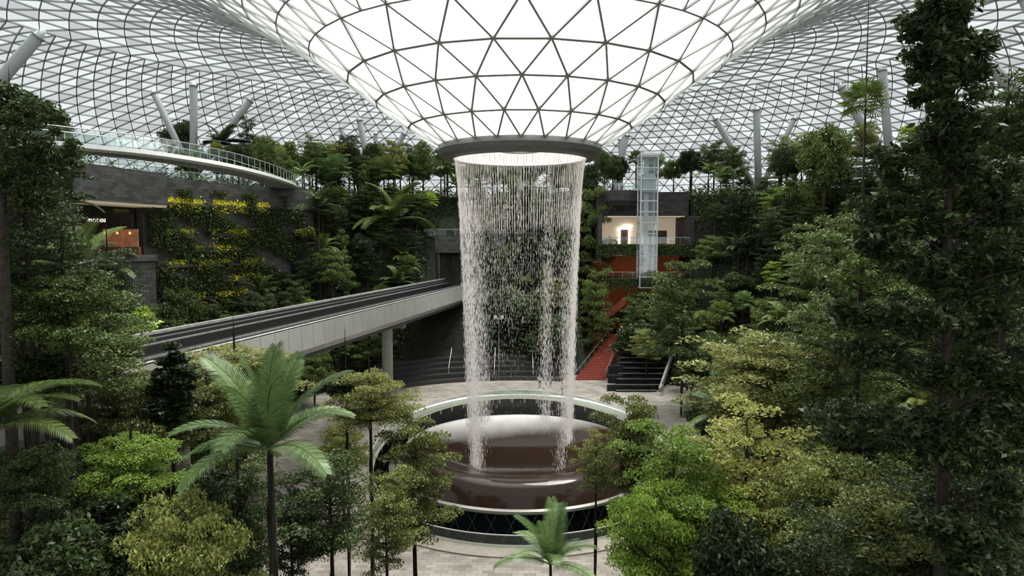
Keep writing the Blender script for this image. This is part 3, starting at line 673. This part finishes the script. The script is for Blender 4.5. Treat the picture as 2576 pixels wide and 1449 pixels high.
gadd('outer_parapet',strip(6.05,6.30,-8.6,-6.5),pmat('parapet_dark',(0.05,0.05,0.05),0.6))
gadd('parapet_cap',strip(6.0,6.36,-6.5,-6.3),M['kerb'])
gadd('power_rail',strip(5.75,5.82,-6.75,-6.68),M['rail'])
mb=MB(); 
y=y0
while y<117:
    ye=min(y+1.95,117.4)
    a=[Lp(y,-0.02,-7.0),Lp(y,-0.10,-9.0),Lp(y,0.35,-9.55),Lp(y,0.75,-9.6),Lp(y,0.75,-7.0)]; b=[Lp(ye,-0.02,-7.0),Lp(ye,-0.10,-9.0),Lp(ye,0.35,-9.55),Lp(ye,0.75,-9.6),Lp(ye,0.75,-7.0)]
    mb.add(a+b,[(0,1,2,3,4),(9,8,7,6,5)]+[(k,5+k,5+(k+1)%5,(k+1)%5) for k in range(5)]); y+=2.0
gadd('side_cladding',mb,M['silver'],'silver metal cladding panels with seams')
mb=MB(); strip(0.7,5.4,-10.0,-8.6,mb=mb); gadd('box_girder',mb,pmat('girder_concrete',(0.13,0.13,0.125),0.8,noise=0.15))
def pier(y):
    c=Lp(y,3.1,0); zg=h(c[0],c[1])-0.2
    e=empty('guideway_pier',(c[0],c[1],zg),'round grey concrete pier carrying the guideway','pier')
    mb=MB(); mb.tube([(0,0,0),(0,0,-10.6-zg),(0,0,-10.0-zg)],[0.66,0.66,0.95],24); obj('shaft',mb,pmat('pier_concrete',(0.42,0.41,0.37),0.7,noise=0.1),parent=e,smooth=True)
    mb=MB(); mb.box((-2.2,-0.8,-10.5-zg),(2.2,0.8,-10.0-zg)); obj('pier_cap',mb,M['kerb'],parent=e)
pier(82.5); pier(45)
tp_=empty('tunnel_portal',(-8.6,118,-9),'dark stone-tiled tunnel portal for the guideway','tunnel')
mb=MB(); mb.box((-17.5,117.4,-14),(-12.4,119.5,-1.9)); mb.box((-15,117.0,-1.9),(-1,119.5,1.0)); mb.box((-4.2,117.4,-14),(-0.5,119.5,-1.9)); o=obj('portal_wall',mb,M['stone']); local(o,tp_)
mb=MB(); x0,x1,yy0,yy1,z0,z1=-12.4,-4.2,118,136,-9,-1.9
mb.add([(x0,yy0,z0),(x1,yy0,z0),(x1,yy1,z0),(x0,yy1,z0),(x0,yy0,z1),(x1,yy0,z1),(x1,yy1,z1),(x0,yy1,z1)],[(0,1,2,3),(4,7,6,5),(1,5,6,2),(2,6,7,3),(3,7,4,0)])
o=obj('tunnel_lining',mb,M['black']); local(o,tp_)
mbp=MB(); mbp.tube([(0,0,0),(0,0,1)],0.035,5); POST=mbp.mesh('post'); POST.materials.append(M['rail'])
def rail_line(name,pts,label,parent=None,hgt=1.1,nst=1):
    P0=[Vector(p) for p in pts]; c=P0[len(P0)//2]
    e=parent or empty(name,c,label,'railing')
    off=c if parent is None else Vector((0,0,0))
    g=MB(); V=[];f=[]
    for p in P0: V+=[tuple(p-off+Vector((0,0,0.08))),tuple(p-off+Vector((0,0,hgt-0.05)))]
    for i in range(len(P0)-1): f.append((2*i,2*i+2,2*i+3,2*i+1))
    g.add(V,f); o=obj('glass_panel',g,M['glass'],parent=e)
    r=MB(); r.tube([p-off+Vector((0,0,hgt)) for p in P0],0.05,6); obj('handrail',r,M['rail'],parent=e)
    for i,p in enumerate(P0):
        if i%nst==0: part('post',POST,e,tuple(p-off),(1,1,hgt))
    return e
rail_line('glass_railing',[(-15+i*1.75,117.1,1.0) for i in range(9)],'glass railing on the tunnel portal terrace')
# ------------------------------------------------------------ stone terrace building (arc)
bld=empty('stone_terrace_building',(-42,95,-9),'curved dark stone-tiled terrace building','building')
def arcobj(name,prof,p0,p1,n,mat,par=None,label=None):
    mb=MB(); path=[]
    for i in range(n+1):
        a=math.radians(p0+(p1-p0)*i/n); path.append((Vector((XV,YV,0)),Vector((math.sin(a),math.cos(a),0)),Vector((0,0,1))))
    mb.sweep(path,prof); o=obj(name,mb,mat,label=label)
    if par: local(o,par)
    return o
arcobj('upper_wall',[(49.3,4.9),(49.3,8.2),(52,8.2),(52,4.9)],-69,-40,40,M['stone'],bld)
arcobj('upper_parapet',[(47.6,4.6),(47.6,8.6),(52,8.6),(52,4.6)],-90,-69,20,M['stone'],bld)
arcobj('lower_wall',[(50.0,-12),(50.0,4.9),(51,4.9),(51,-12)],-71,-40,40,M['stone'],bld)
arcobj('soffit',[(47.8,4.3),(47.8,4.6),(54,4.6),(54,4.3)],-90,-69,20,pmat('cream_soffit',(0.55,0.48,0.36),0.7,emit=(1,0.85,0.6),es=0.2),bld)  # soffit brightness put in as emission, it is no lamp
arcobj('shop_floor',[(47.8,-2.4),(47.8,-1.6),(55,-1.6),(55,-2.4)],-90,-71,20,M['stone'],bld)
arcobj('shop_back_wall',[(54,-1.6),(54,4.3),(54.3,4.3),(54.3,-1.6)],-90,-69,20,pmat('shop_wall',(0.45,0.37,0.26),0.7,emit=(1,0.75,0.45),es=0.2),bld)  # warm light on the back wall put in as emission
arcobj('lower_front',[(48.2,-12),(48.2,-2.4),(50,-2.4),(50,-12)],-90,-71,20,M['stone'],bld)
def text(body,loc,size,rotz_,mat,label,ext=0.03,cat='sign',name='shop_sign'):
    cu=bpy.data.curves.new(name,'FONT'); cu.body=body; cu.size=size; cu.extrude=ext; cu.align_x='CENTER'
    t=bpy.data.objects.new('tmp',cu); C.objects.link(t); bpy.context.view_layer.update()
    me=bpy.data.meshes.new_from_object(t.evaluated_get(bpy.context.evaluated_depsgraph_get())); bpy.data.objects.remove(t)
    me.materials.clear(); o=obj(name,me,mat,label=label,cat=cat); o.location=loc; o.rotation_euler=(math.pi/2,0,rotz_); return o
sx,sy,sz=P(258,556,80)
shop=empty('shop',(sx-1,sy+1.0,-1.6),'small warm-lit shop with dark fascia under the terrace','shop')
mb=MB(); mb.box((-4,-0.6,3.2),(4.2,-0.3,4.9)); obj('fascia',mb,pmat('dark_fascia',(0.03,0.02,0.018),0.4),parent=shop)
mb=MB(); mb.box((-3.0,0.9,0.2),(4.0,1.1,3.1)); obj('interior_glow_panel',mb,pmat('shop_glow',(0.25,0.12,0.07),0.6,emit=(1,0.42,0.2),es=0.15,noise=0.9,nscale=1.6),parent=shop)  # flat panel whose emission stands in for the lit shop interior
cwm=pmat('counter_wood',(0.2,0.09,0.05),0.5)
for i in range(4):
    mb=MB(); mb.box((-3+i*2.0,-0.2,0),(-1.4+i*2.0,0.5,1.0)); obj('counter',mb,cwm,parent=shop)
for i in range(5):
    mb=MB(); mb.tube([(-2.6+i*1.5,0.3,2.5),(-2.6+i*1.5,0.3,2.8)],[0.16,0.05],10); obj('pendant_lamp',mb,M['warm'],parent=shop)
text('morozoff',(sx-0.4,sy+0.30,sz-0.1),0.8,0.25,M['lampw'],'white illuminated lettering above the warm-lit shop')
rng=np.random.default_rng(5)
for (zz,a0,a1,den) in ((5.2,-68,-49,1.3),(1.3,-68,-63,.8),(1.3,-60,-53,1.1),(-0.9,-63,-55,.5),(-2.9,-68,-50,.6),(-5.2,-58,-50,.6),(-7.4,-68,-52,.6)):
    pl=arcobj('planter_ledge',[(48.9,zz-0.5),(48.9,zz-0.1),(50.1,zz-0.1),(50.1,zz-0.5)],a0,a1,12,M['stone'],None,'stone planter ledge on the green wall'); pl['category']='planter'; pl['group']='planter ledges'
    n=int(abs(a1-a0)*85*den); ph=np.radians(rng.uniform(a0,a1,n)); r=49.0+rng.normal(0,0.3,n); z=zz+rng.normal(0.15,0.22,n)-(rng.uniform(0,1,n)<.3)*rng.uniform(0,1.2,n)
    keepm=(np.sin(ph*90+zz)+np.sin(ph*41+zz*2)+rng.normal(0,.6,n))>-0.5; ph,r,z=ph[keepm],r[keepm],z[keepm]
    obj('trailing_plants',quadmesh('glow_plants',leaves(np.stack([XV+r*np.sin(ph),YV+r*np.cos(ph),z],1),0.30,0.5,0.1)),M['lit'],label='yellow leaves with painted lamp glow trailing over a planter ledge',cat='plants',kind='stuff')
n=46000; ph=np.radians(rng.uniform(-71,-42,n)); r=49.05+rng.normal(0,0.35,n); z=rng.uniform(-11,7.0,n); kk=(np.sin(ph*37+z*.8)+np.sin(z*1.3+ph*20)+rng.normal(0,.4,n))>-0.6
kk&=~((z>4.6)&(np.sin(ph*60)<0.3))
for q,mt in ((kk&(rng.uniform(0,1,n)<.4),'mid'),(kk&(rng.uniform(0,1,n)<.6),'dark')):
    obj('wall_climbers',quadmesh('wall_climbers',leaves(np.stack([XV+r*np.sin(ph),YV+r*np.cos(ph),z],1)[q],0.4,0.5,0.1)),M[mt],label='green climbers growing over the stone wall',cat='climbing plant',kind='stuff')
rail_line('glass_railing',[a[:3] for a in arc(49.5,-69,-42,16,8.2)],'glass railing along the stone terrace edge')
rail_line('glass_railing',[a[:3] for a in arc(47.9,-89,-69,12,8.6)],'glass railing along the stone parapet')
# curved footbridge
pts=[(-52,46),(-46,52),(-38.3,61),(-34.3,66.5),(-31.8,75),(-31.0,85),(-31.4,95),(-32.6,104),(-36,113)]
def cat(pts,n):
    o=[];m=len(pts)
    for i in range(m-1):
        p0,p1,p2,p3=[np.array(pts[max(0,min(m-1,j))],float) for j in (i-1,i,i+1,i+2)]
        for k in range(n):
            t=k/n; o.append(0.5*((2*p1)+(-p0+p2)*t+(2*p0-5*p1+4*p2-p3)*t*t+(-p0+3*p1-3*p2+p3)*t**3))
    o.append(np.array(pts[-1],float)); return o
bp_=cat(pts,6); zb_=8.75
fb=empty('footbridge',(-32,80,zb_),'curved white footbridge with glass balustrades','bridge')
path=[]
for i,p in enumerate(bp_):
    t=Vector((*(bp_[min(i+1,len(bp_)-1)]-bp_[max(i-1,0)]),0)).normalized(); rt_=Vector((t.y,-t.x,0))
    path.append((Vector((p[0]+32,p[1]-80,0)),rt_,Vector((0,0,1))))
mb=MB(); mb.sweep(path,[(0,-0.05),(0.05,-0.45),(-0.35,-0.65),(-0.5,-0.5),(-2.9,-0.5),(-3.1,-0.7),(-3.45,-0.5),(-3.4,-0.05)]); obj('bridge_deck',mb,M['white'],parent=fb)
mb=MB()
for i in range(0,len(path)-1):
    for s in (0.2,0.6):
        p=path[i][0].lerp(path[i+1][0],s); r=path[i][1]; mb.tube([p+r*-0.3+Vector((0,0,-0.62)),p+r*-3.1+Vector((0,0,-0.62))],0.07,4)
obj('underside_ribs',mb,M['kerb'],parent=fb)
rail_line('x',[tuple(p+r*-0.08) for p,r,u in path],'',parent=fb,hgt=1.25)
rail_line('x',[tuple(p+r*-3.3) for p,r,u in path],'',parent=fb,hgt=1.25,nst=2)
# parasols and flood-light mast
for (px,py,d) in ((600,352,112),(540,356,112)):
    x,y,z=P(px,py,d); e=empty('parasol',(x,y,8.2),'flat dark round parasol on the upper terrace','parasol')
    mb=MB(); mb.tube([(0,0,0),(0,0,z-8.2)],0.06,6); obj('pole',mb,M['rail'],parent=e)
    mb=MB(); mb.tube([(0,0,z-8.4),(0,0,z-8.2),(0,0,z-8.0)],[1.9,1.7,0.05],20); obj('canopy',mb,M['deck'],parent=e)
x,y,z=P(1255,800,97); zg=h(x,y); e=empty('flood_light',(x,y,zg),'twin white flood lights on a thin mast','lamp')
mb=MB(); mb.tube([(0,0,0),(0,0,z-zg)],0.06,6); mb.tube([(-.55,0,z-zg-.1),(.55,0,z-zg-.1)],0.04,6); obj('mast',mb,M['rail'],parent=e)
for s_ in (-.5,.5):
    mb=MB(); mb.box((s_-.2,-.15,z-zg-.05),(s_+.2,.15,z-zg+.35)); obj('lamp_head',mb,M['white'],parent=e)
# ------------------------------------------------------------ roof supports
def hitroof(px,py):
    d=ray(px,py)
    for t in np.arange(20,190,0.25):
        p=d*t; r=math.hypot(p[0]-XV,p[1]-YV)
        if r>14 and p[2]>float(RZ(r))-0.3: return p
    return d*120
for (a,b,c_,d_,w) in [(110,75,15,185,30),(487,205,487,400,18),(383,225,460,390,16),(637,243,495,435,17),(855,315,872,372,11),(903,295,920,385,15),(945,330,945,400,10),(1020,330,965,430,14),
    (1577,335,1545,480,16),(1795,292,1860,405,15),(1903,268,1907,430,17),(2002,292,1955,390,13),(2110,210,2212,385,21),(2218,165,2232,330,20),(2485,155,2590,275,28),(2560,-20,2590,40,16),(1560,345,1562,440,10)]:
    tpt=hitroof(a,b); dep_=tpt[1]; dd=dep_
    bpt=np.array(P(c_,d_,dd)); dirv=bpt-tpt
    zg=7.5; k_=(zg-tpt[2])/dirv[2] if bpt[2]>zg-2 else 1.0; k_=max(k_,1.0)
    end=tpt+dirv*k_; rad=w*dd/F/2
    e=empty('roof_support',tuple(end),'slanting pale grey tubular steel support carrying the roof','column','roof supports')
    mb=MB(); mb.tube([(0,0,0),tuple((tpt-end)*0.94),tuple(tpt-end)],[rad,rad,rad*0.45],16); obj('shaft',mb,M['column'],parent=e,smooth=True)
    mb=MB(); tt=(tpt-end); mb.tube([tuple(tt*0.955),tuple(tt*0.965)],[rad*1.15,rad*1.15],16); obj('collar',mb,M['steel'],parent=e)
# ------------------------------------------------------------ right-hand levels
lv=empty('terrace_levels',(21,116,-16),'stacked shopping levels with stone slabs and warm-lit, self-glowing walls','building')
def badd(name,boxes,mat,par=lv,label=None):
    for a,b in boxes:
        mb=MB(); mb.box(a,b); o=obj(name,mb,mat,label=label); local(o,par)
badd('floor_slab',[((14.5,113,-2.2),(30,127,-0.4)),((14.5,112,-7.4),(30,127,-6.1)),((14.5,114,-13.6),(30,127,-12.4)),((23,116.5,4.3),(30,127,8.4)),((14.5,118,4.3),(23,127,8.4))],M['stoneR'])
badd('shop_wall',[((14.5,124,-0.4),(30,124.4,4.3))],M['cream'])
badd('side_wall',[((14.3,114,-16),(15.0,127,4.3)),((29.6,114,-16),(30.4,127,4.3))],M['stoneR'])
badd('lower_wall',[((15,121,-6.1),(30,121.4,-2.2)),((15,120,-12.4),(30,120.4,-7.4)),((15,121,-17),(30,121.4,-13.6))],M['orange'])
badd('ceiling_lamp',[((16,115,4.15),(29,115.3,4.3)),((16,118,4.15),(29,118.3,4.3)),((15.5,116,-2.35),(19,116.3,-2.2)),((15.5,116,-7.55),(18,116.3,-7.4))],M['cream'])
badd('doorway_light',[((19.3,123.6,-0.4),(19.6,123.9,2.4)),((21.0,123.6,-0.4),(21.3,123.9,2.4)),((19.3,123.6,2.2),(21.3,123.9,2.5)),((20,123.6,2.75),(21.8,123.8,3.0))],M['lampw'])
badd('shop_opening',[((19.6,123.8,-0.4),(21.0,123.95,2.2)),((24,123.8,-0.4),(28,123.95,2.0))],pmat('shop_dim',(0.16,0.10,0.07),0.6))
for zz,yy in ((-0.4,113.1),(-6.1,112.1),(-12.4,114.1)):
    rail_line('glass_railing',[(15+i*1.6,yy,zz) for i in range(10)],'glass railing along an open shopping level')
bc=empty('round_balcony',(18.3,115,6.2),'rounded grey stone balcony with glass railing','balcony')
mb=MB(); nn=40
V=[];f=[]; 
for r_,z_ in ((0.01,-0.2),(2.3,-0.2),(2.9,0.5),(3.0,2.2),(2.7,2.2),(0.01,2.15)):
    for k in range(nn): V.append((r_*math.sin(2*math.pi*k/nn),r_*math.cos(2*math.pi*k/nn),z_))
for i in range(5):
    for k in range(nn): f.append((i*nn+k,i*nn+(k+1)%nn,(i+1)*nn+(k+1)%nn,(i+1)*nn+k))
mb.add(V,f); obj('balcony_body',mb,M['stoneR'],parent=bc)
rail_line('x',[(2.85*math.sin(math.radians(a)),2.85*math.cos(math.radians(a)),2.2) for a in range(90,271,15)],'',parent=bc)
lt=empty('lift_tower',(22.0,111.5,-7.5),'slender glass and pale steel lift tower','elevator')
mb=MB(); w=1.35; Hh=21.2
for sx_ in (-w,w):
    for sy_ in (-w,w): mb.box((sx_-.1,sy_-.1,0),(sx_+.1,sy_+.1,Hh))
mb.box((-0.35,w-.2,0),(0.35,w+.1,Hh))
zq=0.0
while zq<=Hh:
    mb.box((-w,-w-.07,zq),(w,-w+.07,zq+.14)); mb.box((-w,w-.07,zq),(w,w+.07,zq+.14)); mb.box((-w-.07,-w,zq),(-w+.07,w,zq+.14)); mb.box((w-.07,-w,zq),(w+.07,w,zq+.14)); zq+=1.75
obj('steel_frame',mb,pmat('lift_steel',(0.62,0.65,0.66),0.4,metal=0.2),parent=lt)
mb=MB(); mb.box((-w+.02,-w+.02,0.1),(w-.02,w-.02,Hh-.1)); obj('glass_shaft',mb,glassmat('lift_glass',(0.82,0.88,0.9),0.15),parent=lt)
mb=MB(); mb.box((-1.1,-1.1,15.5),(1.1,1.1,18.0)); mb.box((-0.9,-0.9,18.0),(0.9,0.9,18.4)); obj('lift_car',mb,pmat('lift_car',(0.5,0.52,0.53),0.4,metal=0.3),parent=lt)
mb=MB(); mb.box((-w-.2,-w-.2,Hh),(w+.2,w+.2,Hh+.35)); mb.box((-.8,-.8,Hh+.35),(.8,.8,Hh+.8)); obj('tower_cap',mb,M['white'],parent=lt)
st=empty('red_stair',(13,100,-20),'wide stair with red carpeted steps climbing from the plaza','stairs')
mb=MB(); N_=30
for i in range(N_):
    t=i/N_; y=96.2+14.5*t; xl=9.0+7.2*t; xr=13.3+5.0*t; z=-19.65+4.6*t
    mb.box((xl,y,z-1.2),(xr,y+14.5/N_+.02,z+4.6/N_))
o=obj('steps',mb,M['red']); local(o,st)
for sgn in (0,1):
    r=MB(); r.tube([((9.0 if not sgn else 13.3),96.2,-18.6),((16.2 if not sgn else 18.3),110.7,-14.0)],0.05,6)
    for i in range(9):
        t=i/8; xx=(9.0+7.2*t) if not sgn else (13.3+5*t); r.tube([(xx,96.2+14.5*t,-19.6+4.6*t),(xx,96.2+14.5*t,-18.6+4.6*t)],0.035,5)
    o=obj('stair_rail',r,M['rail']); local(o,st)
es=empty('escalator',(16.5,113,-13),'red-sided escalator between shopping levels','escalator')
rpm=pmat('red_panel',(0.28,0.07,0.045),0.5,emit=(1,0.2,0.08),es=0.04)  # warm glow on the panels put in as faint emission
for s_ in (0,1.6):
    mb=MB(); mb.add([(14.0,111+s_,-14.0),(18.6,111+s_,-10.2),(18.6,111+s_,-9.2),(14.0,111+s_,-13.0),(14.0,111.12+s_,-14.0),(18.6,111.12+s_,-10.2),(18.6,111.12+s_,-9.2),(14.0,111.12+s_,-13.0)],[(0,1,2,3),(7,6,5,4),(0,4,5,1),(2,6,7,3),(1,5,6,2),(0,3,7,4)])
    o=obj('side_panel',mb,rpm); local(o,es)
mb=MB()
for i in range(18):
    t=i/18; mb.box((14+4.6*t,111.1,-14.2+3.8*t),(14+4.6*(t+1/18),112.6,-13.75+3.8*t))
o=obj('steps',mb,M['deck']); local(o,es)
rng=np.random.default_rng(9)
n=5000; z=rng.uniform(-19,-3,n); x=14.2+rng.normal(0,.35,n)-(z<-14)*rng.uniform(0,1.5,n); y=112.5+rng.normal(0,.6,n)-(z<-14)*rng.uniform(0,9,n)
obj('climbing_plants',quadmesh('stair_climbers',leaves(np.stack([x,y,z],1),0.32,0.5,0.1)),leafmat('leaf_rust',(0.08,0.06,0.02),(0.26,0.11,0.03)),label='rust-tinted climbers lit by warm lamps beside the stair',cat='climbing plant',kind='stuff')
for zz,yy in ((-1.0,112.9),(-6.6,111.9),(-12.9,113.9)):
    n=4200; x=rng.uniform(14,30,n); z=zz-rng.uniform(0,1,n)**2*2.0+0.5; y=yy+rng.normal(0,.14,n)
    obj('trailing_plants',quadmesh('slab_plants',leaves(np.stack([x,y,z],1),0.34,0.5,0.1)),M['mid'],label='green trailing plants hanging over a stone slab edge',cat='plants',kind='stuff')
cf=empty('cascade_fountain',(17,92,-20),'stepped black stone water cascade with pale edges','fountain')
mb=MB(); me_=MB()
for i in range(8):
    y=88.5+i*1.0; z=-19.8+i*0.55; xa=13.6+i*0.25; xb=19.0+i*0.55
    mb.box((xa,y,-20.6),(xb,y+1.02,z+0.35)); me_.box((xa,y-0.05,z+0.30),(xb,y+0.06,z+0.38))
o=obj('cascade_steps',mb,M['gloss']); local(o,cf); o=obj('step_edges',me_,M['kerb']); local(o,cf)
for k in range(3):
    mb=MB(); mb.box((12.6+k*.3,89+k*1.6,-20+k*1.0),(14.6+k*.3,89.5+k*1.6,-18.9+k*1.0)); o=obj('water_spout',mb,M['deck']); local(o,cf)
mb=MB(); mb.add([(19.2,88.4,-20),(23.0,96.4,-15.4),(23.3,96.4,-15.4),(19.5,88.4,-20),(19.2,88.4,-19.1),(23.0,96.4,-14.7),(23.3,96.4,-14.7),(19.5,88.4,-19.1)],[(0,1,5,4),(1,2,6,5),(2,3,7,6),(3,0,4,7),(4,5,6,7)])
o=obj('cheek_wall',mb,M['kerb']); local(o,cf)
bt=empty('bench_terrace',(XV-6,YV+27,-20),'curved dark stone seating steps at the plaza edge','bench')
bm_=pmat('bench_stone',(0.05,0.05,0.048),0.4,noise=0.2)
for i in range(5):
    arcobj('seating_step',[(26+i*1.3,-20.2),(26+i*1.3,-19.25+i*0.55),(27.4+i*1.3,-19.25+i*0.55),(27.4+i*1.3,-20.2)],-40,14,40,bm_,bt)
for (x,y) in ((-2.5,98),(-9,98),(3,98)):
    sh=empty('steps_handrail',(x,y,-19),'thin white metal handrail on the seating steps','handrail'); mb=MB(); mb.tube([(0,-2,0.2),(0,-2,1.1),(0,3,3.2),(0,3,2.2)],0.05,6); obj('rail_bar',mb,M['white'],parent=sh)
# ------------------------------------------------------------ people
skin=pmat('skin',(0.45,0.28,0.2),0.6); hair=pmat('hair',(0.02,0.015,0.012),0.6)
def person(x,y,rot,top,bot,label,pose='stand',zoff=0):
    z=h(x,y) if math.hypot(x-XV,y-YV)>27.5 else float(zp(y))+zoff
    e=empty('person',(x,y,z),label,'person'); e.rotation_euler=(0,0,rot)
    def skinmesh(name,verts,edges,radii,mat,root=0):
        me=bpy.data.meshes.new(name); me.from_pydata(verts,edges,[]); o=bpy.data.objects.new(name,me); C.objects.link(o); o.parent=e
        md=o.modifiers.new('skin','SKIN'); 
        for i,r in enumerate(radii): me.skin_vertices[0].data[i].radius=r if hasattr(r,'__len__') else (r,r)
        me.skin_vertices[0].data[root].use_root=True
        sb=o.modifiers.new('sub','SUBSURF'); sb.levels=1; sb.render_levels=1
        me.materials.append(mat); return o
    st=0.14 if pose=='walk' else 0.03
    sit=pose=='sit'
    if sit:
        hipz=0.48; kn=[(0.10,0.42,0.5),(-0.10,0.42,0.5)]; ft=[(0.1,0.45,0.06),(-0.1,0.45,0.06)]
    else:
        hipz=0.92; kn=[(0.10,st,0.5),(-0.10,-st*.4,0.5)]; ft=[(0.1,st*1.5,0.06),(-0.1,-st*2,0.06)]
    V=[(0,0,hipz),(0,0,hipz+0.25),(0,0,hipz+0.48),(0,0,hipz+0.6),(0,0.01,hipz+0.68),(0,0.01,hipz+0.80)]
    E=[(0,1),(1,2),(2,3),(3,4),(4,5)]; R=[(.15,.11),(.13,.1),(.17,.11),(.055,.055),(.085,.095),(.075,.085)]
    for s in (0,1):
        sg=1 if s==0 else -1; i=len(V)
        V+=[(0.1*sg,0,hipz-0.04),kn[s],ft[s],(ft[s][0],ft[s][1]+0.15,0.04)]; E+=[(0,i),(i,i+1),(i+1,i+2),(i+2,i+3)]; R+=[.085,.055,.04,(.04,.03)]
        i=len(V); V+=[(0.2*sg,0,hipz+0.49),(0.25*sg,0.03,hipz+0.22),(0.23*sg,0.16 if pose!='walk' else 0.1*sg,hipz-0.0),(0.23*sg,0.2,hipz-0.08)]; E+=[(2,i),(i,i+1),(i+1,i+2),(i+2,i+3)]; R+=[.055,.042,.032,.028]
    skinmesh('body',V,E,R,skin)
    T=[(0,0,hipz+0.02),(0,0,hipz+0.25),(0,0,hipz+0.49),(0.2,0,hipz+0.49),(0.25,0.03,hipz+0.24),(-0.2,0,hipz+0.49),(-0.25,0.03,hipz+0.24)]
    skinmesh('shirt',T,[(0,1),(1,2),(2,3),(3,4),(2,5),(5,6)],[(.175,.135),(.15,.12),(.185,.13),.07,.055,.07,.055],top)
    q=[(0,0,hipz+0.03),(0.1,0,hipz-0.05),kn[0],(ft[0][0],ft[0][1],0.12),(-0.1,0,hipz-0.05),kn[1],(ft[1][0],ft[1][1],0.12)]
    skinmesh('trousers',q,[(0,1),(1,2),(2,3),(0,4),(4,5),(5,6)],[(.165,.125),.1,.072,.058,.1,.072,.058],bot)
    skinmesh('hair',[(0,-0.02,hipz+0.86),(0,-0.06,hipz+0.78)],[(0,1)],[(.09,.09),(.085,.06)],hair)
    return e
wht=pmat('cloth_white',(0.7,0.7,0.68),0.8); dk=pmat('cloth_dark',(0.03,0.03,0.035),0.8); rd_=pmat('cloth_red',(0.5,0.04,0.04),0.8); gy=pmat('cloth_grey',(0.3,0.3,0.32),0.8)
person(3.75,91.0,3.0,wht,dk,'person in white shirt and dark trousers standing on the plaza')
person(4.6,90.2,2.2,gy,wht,'person in grey top and pale trousers sitting low','sit')
person(5.25,91.5,3.4,gy,dk,'person in grey top standing behind the moat')
person(19.3,86.5,1.0,wht,gy,'person in white shirt walking beside the cascade','walk')
person(6.4,85.9,3.6,wht,dk,'person in pale shirt standing at the balustrade',zoff=0.1)
person(7.1,86.0,3.0,gy,dk,'person in grey shirt standing at the balustrade',zoff=0.1)
person(-11.2,56.3,0.6,rd_,dk,'person in red top standing by the moat railing')
person(-10.3,56.0,0.2,dk,gy,'person in dark top standing by the moat railing')
# ------------------------------------------------------------ light
w=bpy.data.worlds.new('World'); bpy.context.scene.world=w; w.use_nodes=True; nt=w.node_tree
bg=nt.nodes['Background']; bg.inputs[0].default_value=(0.97,0.99,1.0,1); bg.inputs[1].default_value=1.9
sl_=bpy.data.lights.new('overcast_sun','SUN'); sl_.energy=13; sl_.angle=math.radians(25); sl_.color=(1,0.98,0.93); so=bpy.data.objects.new('overcast_sun',sl_); C.objects.link(so); so.rotation_euler=(math.radians(-6),math.radians(14),0); so.location=(0,70,60)
def area(loc,size,en,col,rot=(0,0,0)):
    l=bpy.data.lights.new('lamp','AREA'); l.energy=en; l.color=col; l.size=size; o=bpy.data.objects.new('lamp',l); C.objects.link(o); o.location=loc; o.rotation_euler=rot
area((21,117,-2.6),4,70,(1,0.5,0.25)); area((16.5,114,-8),3,60,(1,0.4,0.2)); area((20,118,4),5,140,(1,0.8,0.55))
area((-50,86,4.0),4,90,(1,0.6,0.3))
# ------------------------------------------------------------ camera
cd=bpy.data.cameras.new('Camera'); cam=bpy.data.objects.new('Camera',cd); C.objects.link(cam)
cd.sensor_width=36; cd.lens=36*F/2576; cd.clip_end=600; cam.location=(0,0,0); cam.rotation_euler=(math.pi/2-TH,0,0)
bpy.context.scene.camera=cam
vs_=bpy.context.scene.view_settings; vs_.view_transform='Standard'; vs_.look='None'; vs_.gamma=0.90
